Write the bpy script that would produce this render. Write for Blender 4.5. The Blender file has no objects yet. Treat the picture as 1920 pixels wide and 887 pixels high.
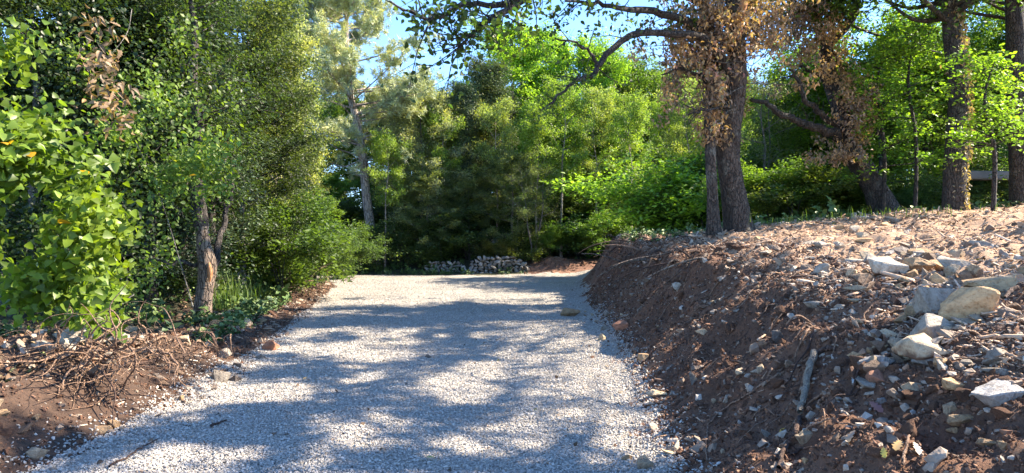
import bpy, bmesh, math, random
import numpy as np
from mathutils import Vector, Matrix, Euler

# ------------------------------------------------------------------ camera, sky, sun
SC = bpy.context.scene
COL = SC.collection
CAM_Z = 1.6
F_PX = 1250.0                      # focal length in pixels of the 1920 px wide photograph
CX, CY = 960.0, 443.5
cam_d = bpy.data.cameras.new('camera')
cam_d.sensor_width = 36.0
cam_d.lens = 36.0 * F_PX / 1920.0
cam_d.clip_start = 0.05
cam_d.clip_end = 2000
cam = bpy.data.objects.new('camera', cam_d)
COL.objects.link(cam)
cam.location = (0, 0, CAM_Z)
cam.rotation_euler = (math.radians(90), 0, 0)
SC.camera = cam

SUN_EL = math.radians(39)
SUN_AZ = math.radians(78)          # from +Y towards +X
sdir = Vector((math.cos(SUN_EL) * math.sin(SUN_AZ), math.cos(SUN_EL) * math.cos(SUN_AZ), math.sin(SUN_EL)))
W = bpy.data.worlds.new('World')
SC.world = W
W.use_nodes = True
nt = W.node_tree
bg = nt.nodes['Background']
sky = nt.nodes.new('ShaderNodeTexSky')
sky.sky_type = 'NISHITA'
sky.sun_disc = False
sky.sun_elevation = SUN_EL
sky.sun_rotation = SUN_AZ
sky.air_density = 0.85
sky.altitude = 2500
sky.dust_density = 0.0
sky.ozone_density = 3.5
hs = nt.nodes.new('ShaderNodeHueSaturation'); hs.inputs['Saturation'].default_value = 1.06
nt.links.new(sky.outputs[0], hs.inputs['Color']); nt.links.new(hs.outputs[0], bg.inputs[0])
bg.inputs[1].default_value = 0.15
sl = bpy.data.lights.new('sun', 'SUN')
sl.energy = 5.0
sl.angle = math.radians(0.53)
sl.color = (1.0, 0.87, 0.7)
so = bpy.data.objects.new('sun', sl)
COL.objects.link(so)
so.rotation_euler = (-sdir).to_track_quat('-Z', 'Y').to_euler()
SC.view_settings.view_transform = 'Standard'
SC.view_settings.look = 'None'
SC.view_settings.exposure = 2.2
SC.view_settings.gamma = 1.0
SC.cycles.max_bounces = 8
SC.cycles.diffuse_bounces = 4
SC.cycles.transmission_bounces = 5

RNG = np.random.default_rng(7)

# ------------------------------------------------------------------ noise
def _h(ix, iy, iz, seed):
    n = (ix.astype(np.int64) * 374761393 + iy.astype(np.int64) * 668265263 + iz.astype(np.int64) * 2147483647 + seed * 974711) & 0xffffffff
    n = ((n ^ (n >> 13)) * 1274126177) & 0xffffffff
    n = ((n ^ (n >> 16)) * 2246822519) & 0xffffffff
    return ((n ^ (n >> 15)) & 0xffffff) / float(0xffffff) * 2 - 1

def vnoise(x, y, z=None, seed=0):
    x = np.asarray(x, float); y = np.asarray(y, float)
    z = np.zeros_like(x) if z is None else np.asarray(z, float)
    ix, iy, iz = np.floor(x), np.floor(y), np.floor(z)
    fx, fy, fz = x - ix, y - iy, z - iz
    fx = fx * fx * (3 - 2 * fx); fy = fy * fy * (3 - 2 * fy); fz = fz * fz * (3 - 2 * fz)
    r = 0
    for dx in (0, 1):
        for dy in (0, 1):
            for dz in (0, 1):
                w = (fx if dx else 1 - fx) * (fy if dy else 1 - fy) * (fz if dz else 1 - fz)
                r = r + w * _h(ix + dx, iy + dy, iz + dz, seed)
    return r

def fbm(x, y, z=None, octs=4, seed=0, gain=.5):
    a, s, f = 1.0, 0, 1.0
    for k in range(octs):
        s = s + a * vnoise(np.asarray(x) * f, np.asarray(y) * f, None if z is None else np.asarray(z) * f, seed + k * 17)
        a *= gain; f *= 2.03
    return s

# ------------------------------------------------------------------ terrain heights
# stations: distance from camera, then (x, z) pairs across
ST = [
    (-4,  [(-30, 1.2), (-8, .8), (-4.2, .6), (-3.5, .3), (-3.0, 0.02), (-1, 0), (0.8, 0), (1.0, .05), (2.0, .55), (2.9, .95), (4, 1.15), (8, 1.5), (30, 2.3)]),
    (3,   [(-30, 1.2), (-8, .8), (-4.2, .55), (-3.7, .42), (-3.2, 0.02), (-1, 0), (0.9, 0), (1.1, .07), (1.9, .55), (2.75, 1.0), (4, 1.22), (8, 1.6), (30, 2.4)]),
    (5,   [(-30, 1.2), (-8, .85), (-4.6, .6), (-3.9, .45), (-3.25, 0.03), (-1, 0), (1.0, 0), (1.2, .07), (2.0, .6), (3.0, 1.10), (4.3, 1.33), (8, 1.7), (30, 2.5)]),
    (7,   [(-30, 1.1), (-8, .75), (-4.7, .45), (-3.9, .3), (-3.1, 0.03), (-1, 0), (1.2, 0), (1.4, .08), (2.2, .58), (2.85, 1.08), (3.2, 1.24), (4.8, 1.48), (8, 1.78), (30, 2.5)]),
    (9,   [(-30, 1.0), (-8, .55), (-4.9, .3), (-4.0, .2), (-3.35, 0.03), (-1, 0), (1.4, 0), (1.6, .08), (2.3, .6), (2.75, 1.14), (3.15, 1.32), (5, 1.56), (8, 1.83), (30, 2.5)]),
    (12,  [(-30, .9), (-8, .4), (-5.4, .22), (-4.6, .16), (-4.0, 0.02), (-1, 0), (1.5, 0), (1.75, .1), (2.35, .62), (2.75, 1.22), (3.15, 1.38), (5, 1.66), (8, 1.93), (30, 2.5)]),
    (15,  [(-30, .8), (-9, .4), (-6, .2), (-5.2, .15), (-4.6, 0.02), (-1, 0), (1.65, 0), (1.9, .12), (2.4, .6), (2.8, 1.3), (3.2, 1.46), (5.2, 1.76), (8, 2.05), (12, 2.28), (30, 2.6)]),
    (17,  [(-30, .8), (-9, .4), (-6.4, .2), (-5.6, .15), (-4.9, 0.02), (-1, 0), (1.8, 0), (2.05, .12), (2.5, .65), (2.9, 1.36), (3.3, 1.52), (5.2, 1.7), (8, 1.95), (12, 2.15), (30, 2.4)]),
    (21,  [(-30, .7), (-9, .35), (-7.2, .2), (-6.4, .12), (-5.6, 0.0), (-1, 0), (2.0, 0), (2.3, .15), (2.75, .75), (3.1, 1.42), (3.5, 1.6), (5.5, 1.6), (9, 1.65), (30, 2.0)]),
    (24,  [(-30, .5), (-14, .1), (-9, .0), (-6.2, 0.0), (-1, 0), (2.4, 0), (2.7, .18), (3.4, 1.0), (4.2, 1.4), (6, 1.45), (10, 1.45), (30, 1.8)]),
    (26.5, [(-30, .1), (-9, 0), (-1, 0), (2.6, .05), (3.2, .2), (4.2, .7), (5.2, 1.0), (8, 1.3), (30, 1.6)]),
    (28.2, [(-30, .1), (-9, 0), (-1, 0), (2.6, .12), (4, .38), (6, .7), (9, 1.0), (30, 1.5)]),
    (30,  [(-30, .3), (-9, .25), (-6, .3), (-3.9, .5), (0.8, .6), (2.5, .5), (4, .58), (6, .8), (9, 1.0), (30, 1.5)]),
    (40,  [(-40, 1.0), (-9, 1.0), (0, 1.0), (9, 1.2), (40, 1.6)]),
    (70,  [(-60, 2.0), (0, 2.0), (60, 2.4)]),
    (400, [(-400, 8.0), (0, 8.0), (400, 8.0)]),
]
SY = np.array([s[0] for s in ST], float)

def H0(X, Y):
    X = np.asarray(X, float); Y = np.asarray(Y, float)
    i = np.clip(np.searchsorted(SY, Y) - 1, 0, len(ST) - 2)
    t = np.clip((Y - SY[i]) / (SY[i + 1] - SY[i]), 0, 1)
    Z = np.zeros_like(X)
    vals = [np.interp(X, [p[0] for p in s[1]], [p[1] for p in s[1]]) for s in ST]
    vals = np.stack(vals)
    a = np.take_along_axis(vals, i[None], 0)[0]
    b = np.take_along_axis(vals, (i + 1)[None], 0)[0]
    return a * (1 - t) + b * t

LY = [-4, 3, 5, 6.5, 9.6, 12.7, 17, 21, 23.5, 24.5, 25]
LX = [-3.0, -3.15, -3.1, -3.1, -3.45, -4.05, -4.9, -5.6, -6.3, -9, -30]
RY = [-4, 3, 5, 7, 9, 12, 15, 17, 21, 24, 26.5, 28]
RX = [0.9, 1.0, 1.08, 1.28, 1.48, 1.62, 1.75, 1.92, 2.15, 2.6, 5.5, 9]

def road_l(Y): return np.interp(Y, LY, LX)
def road_r(Y): return np.interp(Y, RY, RX)

def HT(X, Y):
    X = np.asarray(X, float); Y = np.asarray(Y, float)
    z = H0(X, Y)
    wob = fbm(X * .8, Y * .8, octs=3, seed=3)
    off = np.minimum(np.maximum(road_l(Y) - X, X - road_r(Y)), 60)
    m = np.clip(off / .5, 0, 1)
    bank = np.clip((X - road_r(Y)) / .4, 0, 1)
    z = z + m * .05 * wob + m * .03 * fbm(X * 4, Y * 4, octs=4, seed=9) + bank * .05 * fbm(X * 2.1, Y * 2.1, octs=3, seed=21) * np.clip((30 - Y) / 5, 0, 1)
    cen = (road_l(Y) + road_r(Y)) / 2
    z = z - (1 - m) * .022 * (np.exp(-((X - cen - .8) / .28) ** 2) + np.exp(-((X - cen + .8) / .28) ** 2)) * (1 + .5 * vnoise(X * .7, Y * .5, seed=12))
    z = z + (1 - m) * (.012 * fbm(X * .9, Y * .9, octs=3, seed=5))
    # the berm ends in a clean step near the lip: ledges and hollows in the cut face
    led = np.exp(-((X - road_r(Y) - 1.1) / .5) ** 2) * np.clip((24 - Y) / 4, 0, 1)
    z = z + led * .10 * fbm(X * 1.3, Y * .7, octs=2, seed=31)
    rid = 1 - np.abs(fbm(X * 1.9, Y * 1.5, octs=3, seed=55)) * 2
    z = z + bank * np.clip((26 - Y) / 5, 0, 1) * (.07 * rid * np.exp(-((X - road_r(Y) - .9) / .7) ** 2) + .035 * fbm(X * 6, Y * 6, octs=2, seed=58))
    z = z + .42 * np.exp(-((X - 1.9) / 1.0) ** 2 - ((Y - 29.0) / .7) ** 2)
    z = z - .28 * np.exp(-((X - 2.15) / .28) ** 2 - ((Y - 6.3) / .35) ** 2)
    z = z + .22 * np.exp(-((X + 4.2) / .5) ** 2 - ((Y - 6.1) / .4) ** 2) + .16 * np.exp(-((X + 4.1) / .45) ** 2 - ((Y - 7.7) / .45) ** 2)
    return z

def hz(x, y): return float(HT(np.array([x]), np.array([y]))[0])

def Wp(px, py, Y): return Vector(((px - CX) / F_PX * Y, Y, CAM_Z - (py - CY) / F_PX * Y))

def hit(px, py, far=60):
    Y = np.concatenate([np.arange(2.2, 20, .01), np.arange(20, far, .05)])
    X = (px - CX) / F_PX * Y; Z = CAM_Z - (py - CY) / F_PX * Y
    b = HT(X, Y) >= Z
    k = int(np.argmax(b)) if b.any() else len(Y) - 1
    return Vector((X[k], Y[k], float(HT(X[k:k+1], Y[k:k+1])[0])))

# where the photograph shows tree shade on the ground, measured there: (px, py, half width, half height)
SHADE_PX = [(450, 800, 190, 42), (700, 872, 260, 26), (560, 700, 90, 30), (650, 765, 130, 45), (880, 600, 105, 40), (860, 650, 130, 20), (770, 690, 70, 18), (1010, 655, 80, 10),
            (1050, 690, 80, 16), (870, 785, 90, 24), (730, 735, 60, 26), (700, 577, 140, 7), (980, 562, 90, 6), (820, 535, 160, 4), (640, 545, 90, 4), (200, 830, 130, 30), (1060, 755, 50, 16), (950, 860, 100, 16),
            (430, 650, 90, 22), (500, 620, 60, 12), (1300, 448, 60, 6), (1480, 455, 60, 4), (1700, 455, 60, 5), (60, 800, 130, 50), (330, 725, 50, 18), (980, 718, 60, 8)]
_SB = []
for (a_, b_, c_, d_) in SHADE_PX:
    p0 = hit(a_, b_); p1 = hit(a_, min(b_ + d_, 886)); p2 = hit(a_, b_ - d_)
    _SB.append((p0.x, (p1.y + p2.y) / 2, c_ / F_PX * p0.y, max((p2.y - p1.y) / 2, .25)))
def shade_field(x, y):
    f = np.full(np.shape(x), -1.0)
    for (a_, b_, c_, d_) in _SB:
        f = np.maximum(f, 1 - np.sqrt(((x - a_) / c_) ** 2 + ((y - b_) / d_) ** 2))
    return np.maximum(f, -.46) + .4 * fbm(x * 1.7, y * 1.2, octs=2, seed=61) + .8 * fbm(x * 3.6, y * 2.6, octs=2, seed=64)
def falls_in_shade(P):
    """True for world points whose sun shadow lands in the shaded patches (or far from the track)"""
    P = np.asarray(P); z = P[:, 2].copy(); g = P.copy()
    for _ in range(4):
        t = (P[:, 2] - z) / sdir.z
        g = P[:, :2] - t[:, None] * np.array([sdir.x, sdir.y])[None]
        z = H0(g[:, 0], np.clip(g[:, 1], -4, 60))
        z = np.minimum(z, P[:, 2])
    f = shade_field(g[:, 0], g[:, 1])
    out = (g[:, 1] > 19) | (g[:, 1] < 2.5)
    u = _h(np.floor(P[:, 0] * 997), np.floor(P[:, 1] * 991), np.floor(P[:, 2] * 983), 5) * .5 + .5
    return (f + (u - .5) * .5 > -.02) | out

# ------------------------------------------------------------------ mesh helpers
def mesh_np(name, V, F, mat=None, smooth=False):
    """F: (n,k) int array, or a list of such arrays."""
    Fs = F if isinstance(F, list) else [F]
    Fs = [np.asarray(f, np.int32) for f in Fs if len(f)]
    V = np.asarray(V, np.float32)
    me = bpy.data.meshes.new(name)
    me.vertices.add(len(V)); me.vertices.foreach_set('co', V.ravel())
    tot = sum(f.size for f in Fs); npol = sum(len(f) for f in Fs)
    me.loops.add(tot); me.polygons.add(npol)
    me.loops.foreach_set('vertex_index', np.concatenate([f.ravel() for f in Fs]))
    sz = np.concatenate([np.full(len(f), f.shape[1], np.int32) for f in Fs])
    me.polygons.foreach_set('loop_start', np.concatenate([[0], np.cumsum(sz)[:-1]]).astype(np.int32))
    if smooth: me.polygons.foreach_set('use_smooth', np.ones(npol, bool))
    me.update(calc_edges=True)
    if mat: me.materials.append(mat)
    return me

def link(name, me, parent=None, loc=(0, 0, 0), rot=(0, 0, 0), scale=(1, 1, 1), color=None):
    o = bpy.data.objects.new(name, me)
    COL.objects.link(o)
    o.location = loc; o.rotation_euler = rot
    o.scale = scale if hasattr(scale, '__len__') else (scale,) * 3
    if parent: o.parent = parent
    if color is not None: o.color = (*color, 1)
    return o

def tag(o, label=None, cat=None, group=None, kind=None):
    if label: o['label'] = label
    if cat: o['category'] = cat
    if group: o['group'] = group
    if kind: o['kind'] = kind
    return o

def thing(name, label, cat, loc=(0, 0, 0), rz=0, group=None, scale=1):
    o = link(name, None, loc=loc, rot=(0, 0, rz), scale=scale)
    o.empty_display_size = .2
    return tag(o, label, cat, group)

class Acc:
    def __init__(s): s.V = []; s.F = []; s.n = 0
    def add(s, V, F):
        s.V.append(np.asarray(V)); s.F.append(np.asarray(F) + s.n); s.n += len(V)
    def mesh(s, name, mat, smooth=True):
        if not s.V: return mesh_np(name, np.zeros((3, 3)), np.array([[0, 1, 2]]), mat)
        return mesh_np(name, np.concatenate(s.V), np.concatenate(s.F), mat, smooth)

def spline(P, k):
    P = np.asarray([tuple(p) for p in P], float)
    if len(P) < 3 or k <= 1:
        t = np.linspace(0, len(P) - 1, (len(P) - 1) * max(k, 1) + 1)
        return np.stack([np.interp(t, range(len(P)), P[:, j]) for j in range(P.shape[1])], 1)
    Q = np.vstack([2 * P[0] - P[1], P, 2 * P[-1] - P[-2]])
    out = []
    for i in range(len(P) - 1):
        p0, p1, p2, p3 = Q[i:i + 4]
        for t in np.arange(k) / k:
            out.append(.5 * ((2 * p1) + (-p0 + p2) * t + (2 * p0 - 5 * p1 + 4 * p2 - p3) * t * t + (-p0 + 3 * p1 - 3 * p2 + p3) * t ** 3))
    out.append(P[-1])
    return np.array(out)

def tube(acc, P, R, n=6, k=1, rough=0, seed=0, cap=True):
    PR = np.hstack([np.asarray([tuple(p) for p in P], float), np.asarray(R, float)[:, None]])
    PR = spline(PR, k)
    P = PR[:, :3]; R = np.maximum(PR[:, 3], .0008)
    T = np.gradient(P, axis=0); T /= np.linalg.norm(T, axis=1)[:, None] + 1e-9
    u = np.cross(T[0], [0, 0, 1.0]) if abs(T[0][2]) < .9 else np.cross(T[0], [1.0, 0, 0])
    u /= np.linalg.norm(u)
    ang = np.arange(n) * 2 * math.pi / n
    V = []
    for i in range(len(P)):
        u = u - T[i] * np.dot(u, T[i]); u /= np.linalg.norm(u) + 1e-9
        w = np.cross(T[i], u)
        r = np.full(n, R[i])
        if rough:
            pp = np.array([np.cos(ang) * 1.3, np.sin(ang) * 1.3])
            r = r * (1 + rough * fbm(pp[0] + seed, pp[1] + P[i][2] * 1.6, octs=3, seed=seed) + rough * .8 * fbm(pp[0] * 4 + seed, pp[1] * 4 + P[i][2] * 2.5, octs=2, seed=seed + 5))
        V.append(P[i] + (np.cos(ang) * r)[:, None] * u + (np.sin(ang) * r)[:, None] * w)
    V = np.concatenate(V)
    m = len(P)
    a = (np.arange(m - 1)[:, None] * n + np.arange(n)).ravel()
    b = (np.arange(m - 1)[:, None] * n + (np.arange(n) + 1) % n).ravel()
    F = np.stack([a, b, b + n, a + n], 1)
    if cap:
        V = np.vstack([V, P[-1] + T[-1] * R[-1] * .5])
        e = (m - 1) * n + np.arange(n); e2 = (m - 1) * n + (np.arange(n) + 1) % n
        F = np.vstack([F, np.stack([e, e2, np.full(n, m * n), np.full(n, m * n)], 1)[:, [0, 1, 2, 2]]]) if False else F
        acc.add(V, F)
        return
    acc.add(V, F)

def keep_shade(pts, base, rng, leak=.06):  # thins a crown to leaves whose shadow falls on the chosen patches
    m = falls_in_shade(pts + np.array(tuple(base))[None]) | (rng.uniform(0, 1, len(pts)) < leak)
    return pts[m]

# leaf shapes: x along the midrib, z normal
def shape_kite(w=.5, fold=.12):
    return np.array([(0, 0, 0), (.45, w / 2, fold), (1, 0, -.05), (.45, -w / 2, fold)]), np.array([(0, 2, 1), (0, 3, 2)])
def shape_oval(w=.5, fold=.08):
    return (np.array([(0, 0, 0), (.3, w * .48, fold), (.72, w * .36, fold * .6), (1, 0, -.1), (.72, -w * .36, fold * .6), (.3, -w * .48, fold), (.5, 0, 0)]),
            np.array([(0, 6, 1), (1, 6, 2), (2, 6, 3), (3, 6, 4), (4, 6, 5), (5, 6, 0)]))
def shape_outline(pts, fold=.1, droop=.12):
    """half outline (x, halfwidth) -> lobed leaf with a midrib"""
    up = [(x, y, fold * y * 2 - droop * x * x) for x, y in pts]
    dn = [(x, -y, fold * y * 2 - droop * x * x) for x, y in pts]
    mid = [(x, 0, -droop * x * x) for x, y in pts]
    V = [(0, 0, 0)] + mid + [(1, 0, -droop)] + up + dn
    n = len(pts); F = []
    M = lambda i: i      # 0..n+1
    U = lambda i: n + 1 + i
    D = lambda i: 2 * n + 1 + i
    F += [(0, 1, U(1)), (0, D(1), 1)]
    for i in range(1, n):
        F += [(i, i + 1, U(i + 1)), (i, U(i + 1), U(i)), (i, D(i + 1), i + 1), (i, D(i), D(i + 1))]
    F += [(n, n + 1, U(n)), (n, D(n), n + 1)]
    return np.array(V, float), np.array(F)
IVY = shape_outline([(-.02, .2), (.02, .38), (.15, .44), (.35, .36), (.5, .33), (.7, .22), (.88, .09)], .1, .15)
IVY2 = shape_outline([(-.06, .22), (.0, .42), (.14, .55), (.26, .42), (.36, .3), (.55, .3), (.75, .17)], .06, .25)
OAK = shape_outline([(.1, .06), (.2, .17), (.28, .1), (.4, .26), (.5, .14), (.62, .3), (.74, .16), (.86, .2), (.95, .08)], .08, .18)
OVATE = shape_outline([(.06, .12), (.2, .27), (.4, .33), (.6, .27), (.8, .14)], .1, .15)
LIMP = shape_outline([(.1, .08), (.25, .2), (.5, .26), (.7, .2), (.88, .1)], .5, .55)
KITE = shape_kite(); KITEN = shape_kite(.3, .05); OVAL = shape_oval(.52)
BLADE = (np.array([(0, -.03, 0), (0, .03, 0), (1, 0, 0)]), np.array([(0, 1, 2)]))

def leafset(acc, C, size, shp, rng, up=.5, dirv=None, jit=.35, spread=1.0):
    """many leaves of one shape at centres C"""
    N = len(C)
    S, F = shp
    nrm = rng.normal(size=(N, 3)); nrm /= np.linalg.norm(nrm, axis=1)[:, None]
    nrm[:, 2] = np.abs(nrm[:, 2]) * (1 - up) + up * 1.3
    nrm /= np.linalg.norm(nrm, axis=1)[:, None]
    t = rng.normal(size=(N, 3)) * spread
    if dirv is not None: t = t + dirv
    t -= nrm * np.sum(t * nrm, 1)[:, None]; t /= np.linalg.norm(t, axis=1)[:, None] + 1e-9
    b = np.cross(nrm, t)
    s = size * (1 + jit * rng.uniform(-1, 1, N))
    V = C[:, None, :] + s[:, None, None] * (S[None, :, 0:1] * t[:, None, :] + S[None, :, 1:2] * b[:, None, :] + S[None, :, 2:3] * nrm[:, None, :])
    FF = (np.arange(N) * len(S))[:, None, None] + F[None]
    acc.add(V.reshape(-1, 3), FF.reshape(-1, F.shape[1]))

# ------------------------------------------------------------------ materials
def new_mat(name):
    m = bpy.data.materials.new(name); m.use_nodes = True
    nt = m.node_tree
    return m, nt, nt.nodes, nt.links, nt.nodes['Principled BSDF']

def ramp(N, stops):
    r = N.new('ShaderNodeValToRGB')
    e = r.color_ramp.elements
    while len(e) < len(stops): e.new(.5)
    for k, (p, c) in enumerate(stops):
        e[k].position = p; e[k].color = (*c, 1)
    return r

def noise(N, L, vec, scale, detail=4, rough=.55):
    n = N.new('ShaderNodeTexNoise'); n.inputs['Scale'].default_value = scale
    n.inputs['Detail'].default_value = detail; n.inputs['Roughness'].default_value = rough
    L.new(vec, n.inputs['Vector'])
    return n

def mix(N, L, a, b, fac, blend='MIX'):
    m = N.new('ShaderNodeMix'); m.data_type = 'RGBA'; m.blend_type = blend
    for sock, v in ((m.inputs[0], fac), (m.inputs[6], a), (m.inputs[7], b)):
        if hasattr(v, 'is_linked') or isinstance(v, bpy.types.NodeSocket): L.new(v, sock)
        else: sock.default_value = v if isinstance(v, (int, float)) else (*v, 1)
    return m.outputs[2]

def bump(N, L, h, strength, dist, prev=None):
    b = N.new('ShaderNodeBump'); b.inputs['Strength'].default_value = strength
    b.inputs['Distance'].default_value = dist
    L.new(h, b.inputs['Height'])
    if prev: L.new(prev, b.inputs['Normal'])
    return b.outputs[0]

def foliage_mat(name, trans=.45, gloss=.5, yellow=(1.35, 1.25, .7), shape_var=.45):
    m, nt, N, L, P = new_mat(name)
    oi = N.new('ShaderNodeObjectInfo'); geo = N.new('ShaderNodeNewGeometry'); tc = N.new('ShaderNodeTexCoord')
    rp = ramp(N, [(0, (1 - shape_var,) * 3), (.5, (1, 1, 1)), (.86, (1.25, 1.2, .9)), (1, yellow)])
    L.new(geo.outputs['Random Per Island'], rp.inputs[0])
    n = noise(N, L, tc.outputs['Object'], .9, 2)
    rp2 = ramp(N, [(.35, (.72, .8, .95)), (.65, (1.2, 1.12, .85))])
    L.new(n.outputs[0], rp2.inputs[0])
    c = mix(N, L, oi.outputs['Color'], rp.outputs[0], 1.0, 'MULTIPLY')
    c = mix(N, L, c, rp2.outputs[0], 1.0, 'MULTIPLY')
    L.new(c, P.inputs['Base Color'])
    P.inputs['Roughness'].default_value = gloss
    P.inputs['Specular IOR Level'].default_value = .35
    tr = N.new('ShaderNodeBsdfTranslucent')
    c2 = mix(N, L, c, (1.5, 1.55, .5), 1.0, 'MULTIPLY')
    L.new(c2, tr.inputs[0])
    ms = N.new('ShaderNodeMixShader'); ms.inputs[0].default_value = trans
    L.new(P.outputs[0], ms.inputs[1]); L.new(tr.outputs[0], ms.inputs[2])
    L.new(ms.outputs[0], N['Material Output'].inputs[0])
    return m
M_LEAF = foliage_mat('leaf_green')
M_GLOSSY = foliage_mat('leaf_glossy', .45, .42)
M_DEAD = foliage_mat('leaf_dry', .28, .55, (1.5, 1.4, 1.2), .5)
M_NEEDLE = foliage_mat('needles', .15, .45, (1.3, 1.2, .9), .4)

def bark_mat(name, c1, c2, c3, scale=7, lich=.0):
    m, nt, N, L, P = new_mat(name)
    tc = N.new('ShaderNodeTexCoord'); mp = N.new('ShaderNodeMapping')
    mp.inputs['Scale'].default_value = (1, 1, .28)
    L.new(tc.outputs['Object'], mp.inputs[0])
    n1 = noise(N, L, mp.outputs[0], scale, 6, .65)
    v = N.new('ShaderNodeTexVoronoi'); v.feature = 'DISTANCE_TO_EDGE'; v.inputs['Scale'].default_value = scale * 2.6
    nd = noise(N, L, tc.outputs['Object'], 5, 3)
    w = N.new('ShaderNodeVectorMath'); w.operation = 'MULTIPLY_ADD'
    w.inputs[1].default_value = (.12, .12, .12); L.new(nd.outputs['Color'], w.inputs[0]); L.new(mp.outputs[0], w.inputs[2])
    L.new(w.outputs[0], v.inputs['Vector'])
    rp = ramp(N, [(.25, c1), (.55, c2), (.8, c3)]); L.new(n1.outputs[0], rp.inputs[0])
    crack = ramp(N, [(0, (.35, .35, .35)), (.12, (1, 1, 1))]); L.new(v.outputs[0], crack.inputs[0])
    c = mix(N, L, rp.outputs[0], crack.outputs[0], .75, 'MULTIPLY')
    n3 = noise(N, L, tc.outputs['Object'], 2.3, 3)
    rl = ramp(N, [(.58, (0, 0, 0)), (.68, (1, 1, 1))]); L.new(n3.outputs[0], rl.inputs[0])
    ml = N.new('ShaderNodeMath'); ml.operation = 'MULTIPLY'; ml.inputs[1].default_value = lich
    L.new(rl.outputs[0], ml.inputs[0])
    c = mix(N, L, c, (.3, .3, .24), ml.outputs[0])
    L.new(c, P.inputs['Base Color']); P.inputs['Roughness'].default_value = .9
    b = bump(N, L, crack.outputs[0], 1, .06); b = bump(N, L, n1.outputs[0], 1, .06, b)
    L.new(b, P.inputs['Normal'])
    return m
M_BARK = bark_mat('bark_oak', (.04, .028, .02), (.1, .07, .05), (.18, .135, .1), 8, .3)
M_BARKD = bark_mat('bark_dark', (.025, .02, .017), (.06, .048, .04), (.1, .085, .07), 8, .2)
M_BARKP = bark_mat('bark_pine', (.24, .19, .15), (.42, .35, .29), (.55, .48, .42), 4, .3)
M_BARKG = bark_mat('bark_grey', (.1, .09, .08), (.2, .18, .15), (.32, .29, .25), 12, .3)
M_STUMP = bark_mat('bark_worn', (.11, .075, .05), (.22, .16, .115), (.33, .26, .2), 6, .3)
M_ROOT = bark_mat('bark_root', (.22, .12, .07), (.4, .25, .16), (.55, .4, .28), 30, 0)
M_STICK = bark_mat('bark_stick', (.3, .24, .17), (.42, .35, .26), (.52, .45, .35), 34, 0)
M_ROOTD = bark_mat('bark_root_dark', (.06, .035, .025), (.12, .07, .05), (.2, .12, .09), 30, 0)
m, nt_, N, L, P = new_mat('wood_torn')
tc = N.new('ShaderNodeTexCoord'); mp = N.new('ShaderNodeMapping'); mp.inputs['Scale'].default_value = (9, 9, 1); L.new(tc.outputs['Object'], mp.inputs[0])
n = noise(N, L, mp.outputs[0], 5, 5); rp = ramp(N, [(.3, (.3, .11, .04)), (.6, (.6, .27, .11)), (.8, (.75, .45, .22))]); L.new(n.outputs[0], rp.inputs[0])
L.new(rp.outputs[0], P.inputs['Base Color']); P.inputs['Roughness'].default_value = .8; L.new(bump(N, L, n.outputs[0], 1, .02), P.inputs['Normal'])
M_TORN = m

def stone_mat(name, scale=3, island=False, lichen=True, spread=.35):
    m, nt, N, L, P = new_mat(name)
    tc = N.new('ShaderNodeTexCoord'); oi = N.new('ShaderNodeObjectInfo')
    ad = N.new('ShaderNodeVectorMath'); ad.operation = 'ADD'
    L.new(tc.outputs['Object'], ad.inputs[0]); L.new(oi.outputs['Random'], ad.inputs[1])
    n1 = noise(N, L, ad.outputs[0], scale, 6, .6); n2 = noise(N, L, ad.outputs[0], scale * 4.5, 5, .7)
    r1 = ramp(N, [(.3, (.55, .5, .45)), (.5, (.95, .93, .9)), (.7, (1.2, 1.18, 1.12))]); L.new(n1.outputs[0], r1.inputs[0])
    r2 = ramp(N, [(.32, (.6, .48, .36)), (.5, (1, 1, 1)), (.7, (1.1, 1.1, 1.1))]); L.new(n2.outputs[0], r2.inputs[0])
    rr = ramp(N, [(0, (1 - spread,) * 3), (.6, (1, 1, 1)), (1, (1 + spread, 1 + spread * .9, 1 + spread * .75))]); L.new(oi.outputs['Random'], rr.inputs[0])
    c = mix(N, L, oi.outputs['Color'], r1.outputs[0], 1., 'MULTIPLY')
    c = mix(N, L, c, r2.outputs[0], .8, 'MULTIPLY')
    c = mix(N, L, c, rr.outputs[0], 1., 'MULTIPLY')
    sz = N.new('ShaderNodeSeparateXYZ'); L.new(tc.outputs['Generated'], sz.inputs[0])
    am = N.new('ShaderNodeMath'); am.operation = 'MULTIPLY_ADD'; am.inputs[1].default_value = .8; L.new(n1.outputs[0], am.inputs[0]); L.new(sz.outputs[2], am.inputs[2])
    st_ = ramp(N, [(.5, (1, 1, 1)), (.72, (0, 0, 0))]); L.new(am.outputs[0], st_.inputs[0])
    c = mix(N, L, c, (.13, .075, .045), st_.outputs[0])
    L.new(c, P.inputs['Base Color']); P.inputs['Roughness'].default_value = .85
    b = bump(N, L, n1.outputs[0], .8, .03); b = bump(N, L, n2.outputs[0], .8, .012, b)
    L.new(b, P.inputs['Normal'])
    return m
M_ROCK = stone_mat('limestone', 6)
M_WALL = stone_mat('wall_stone', 4)

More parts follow.
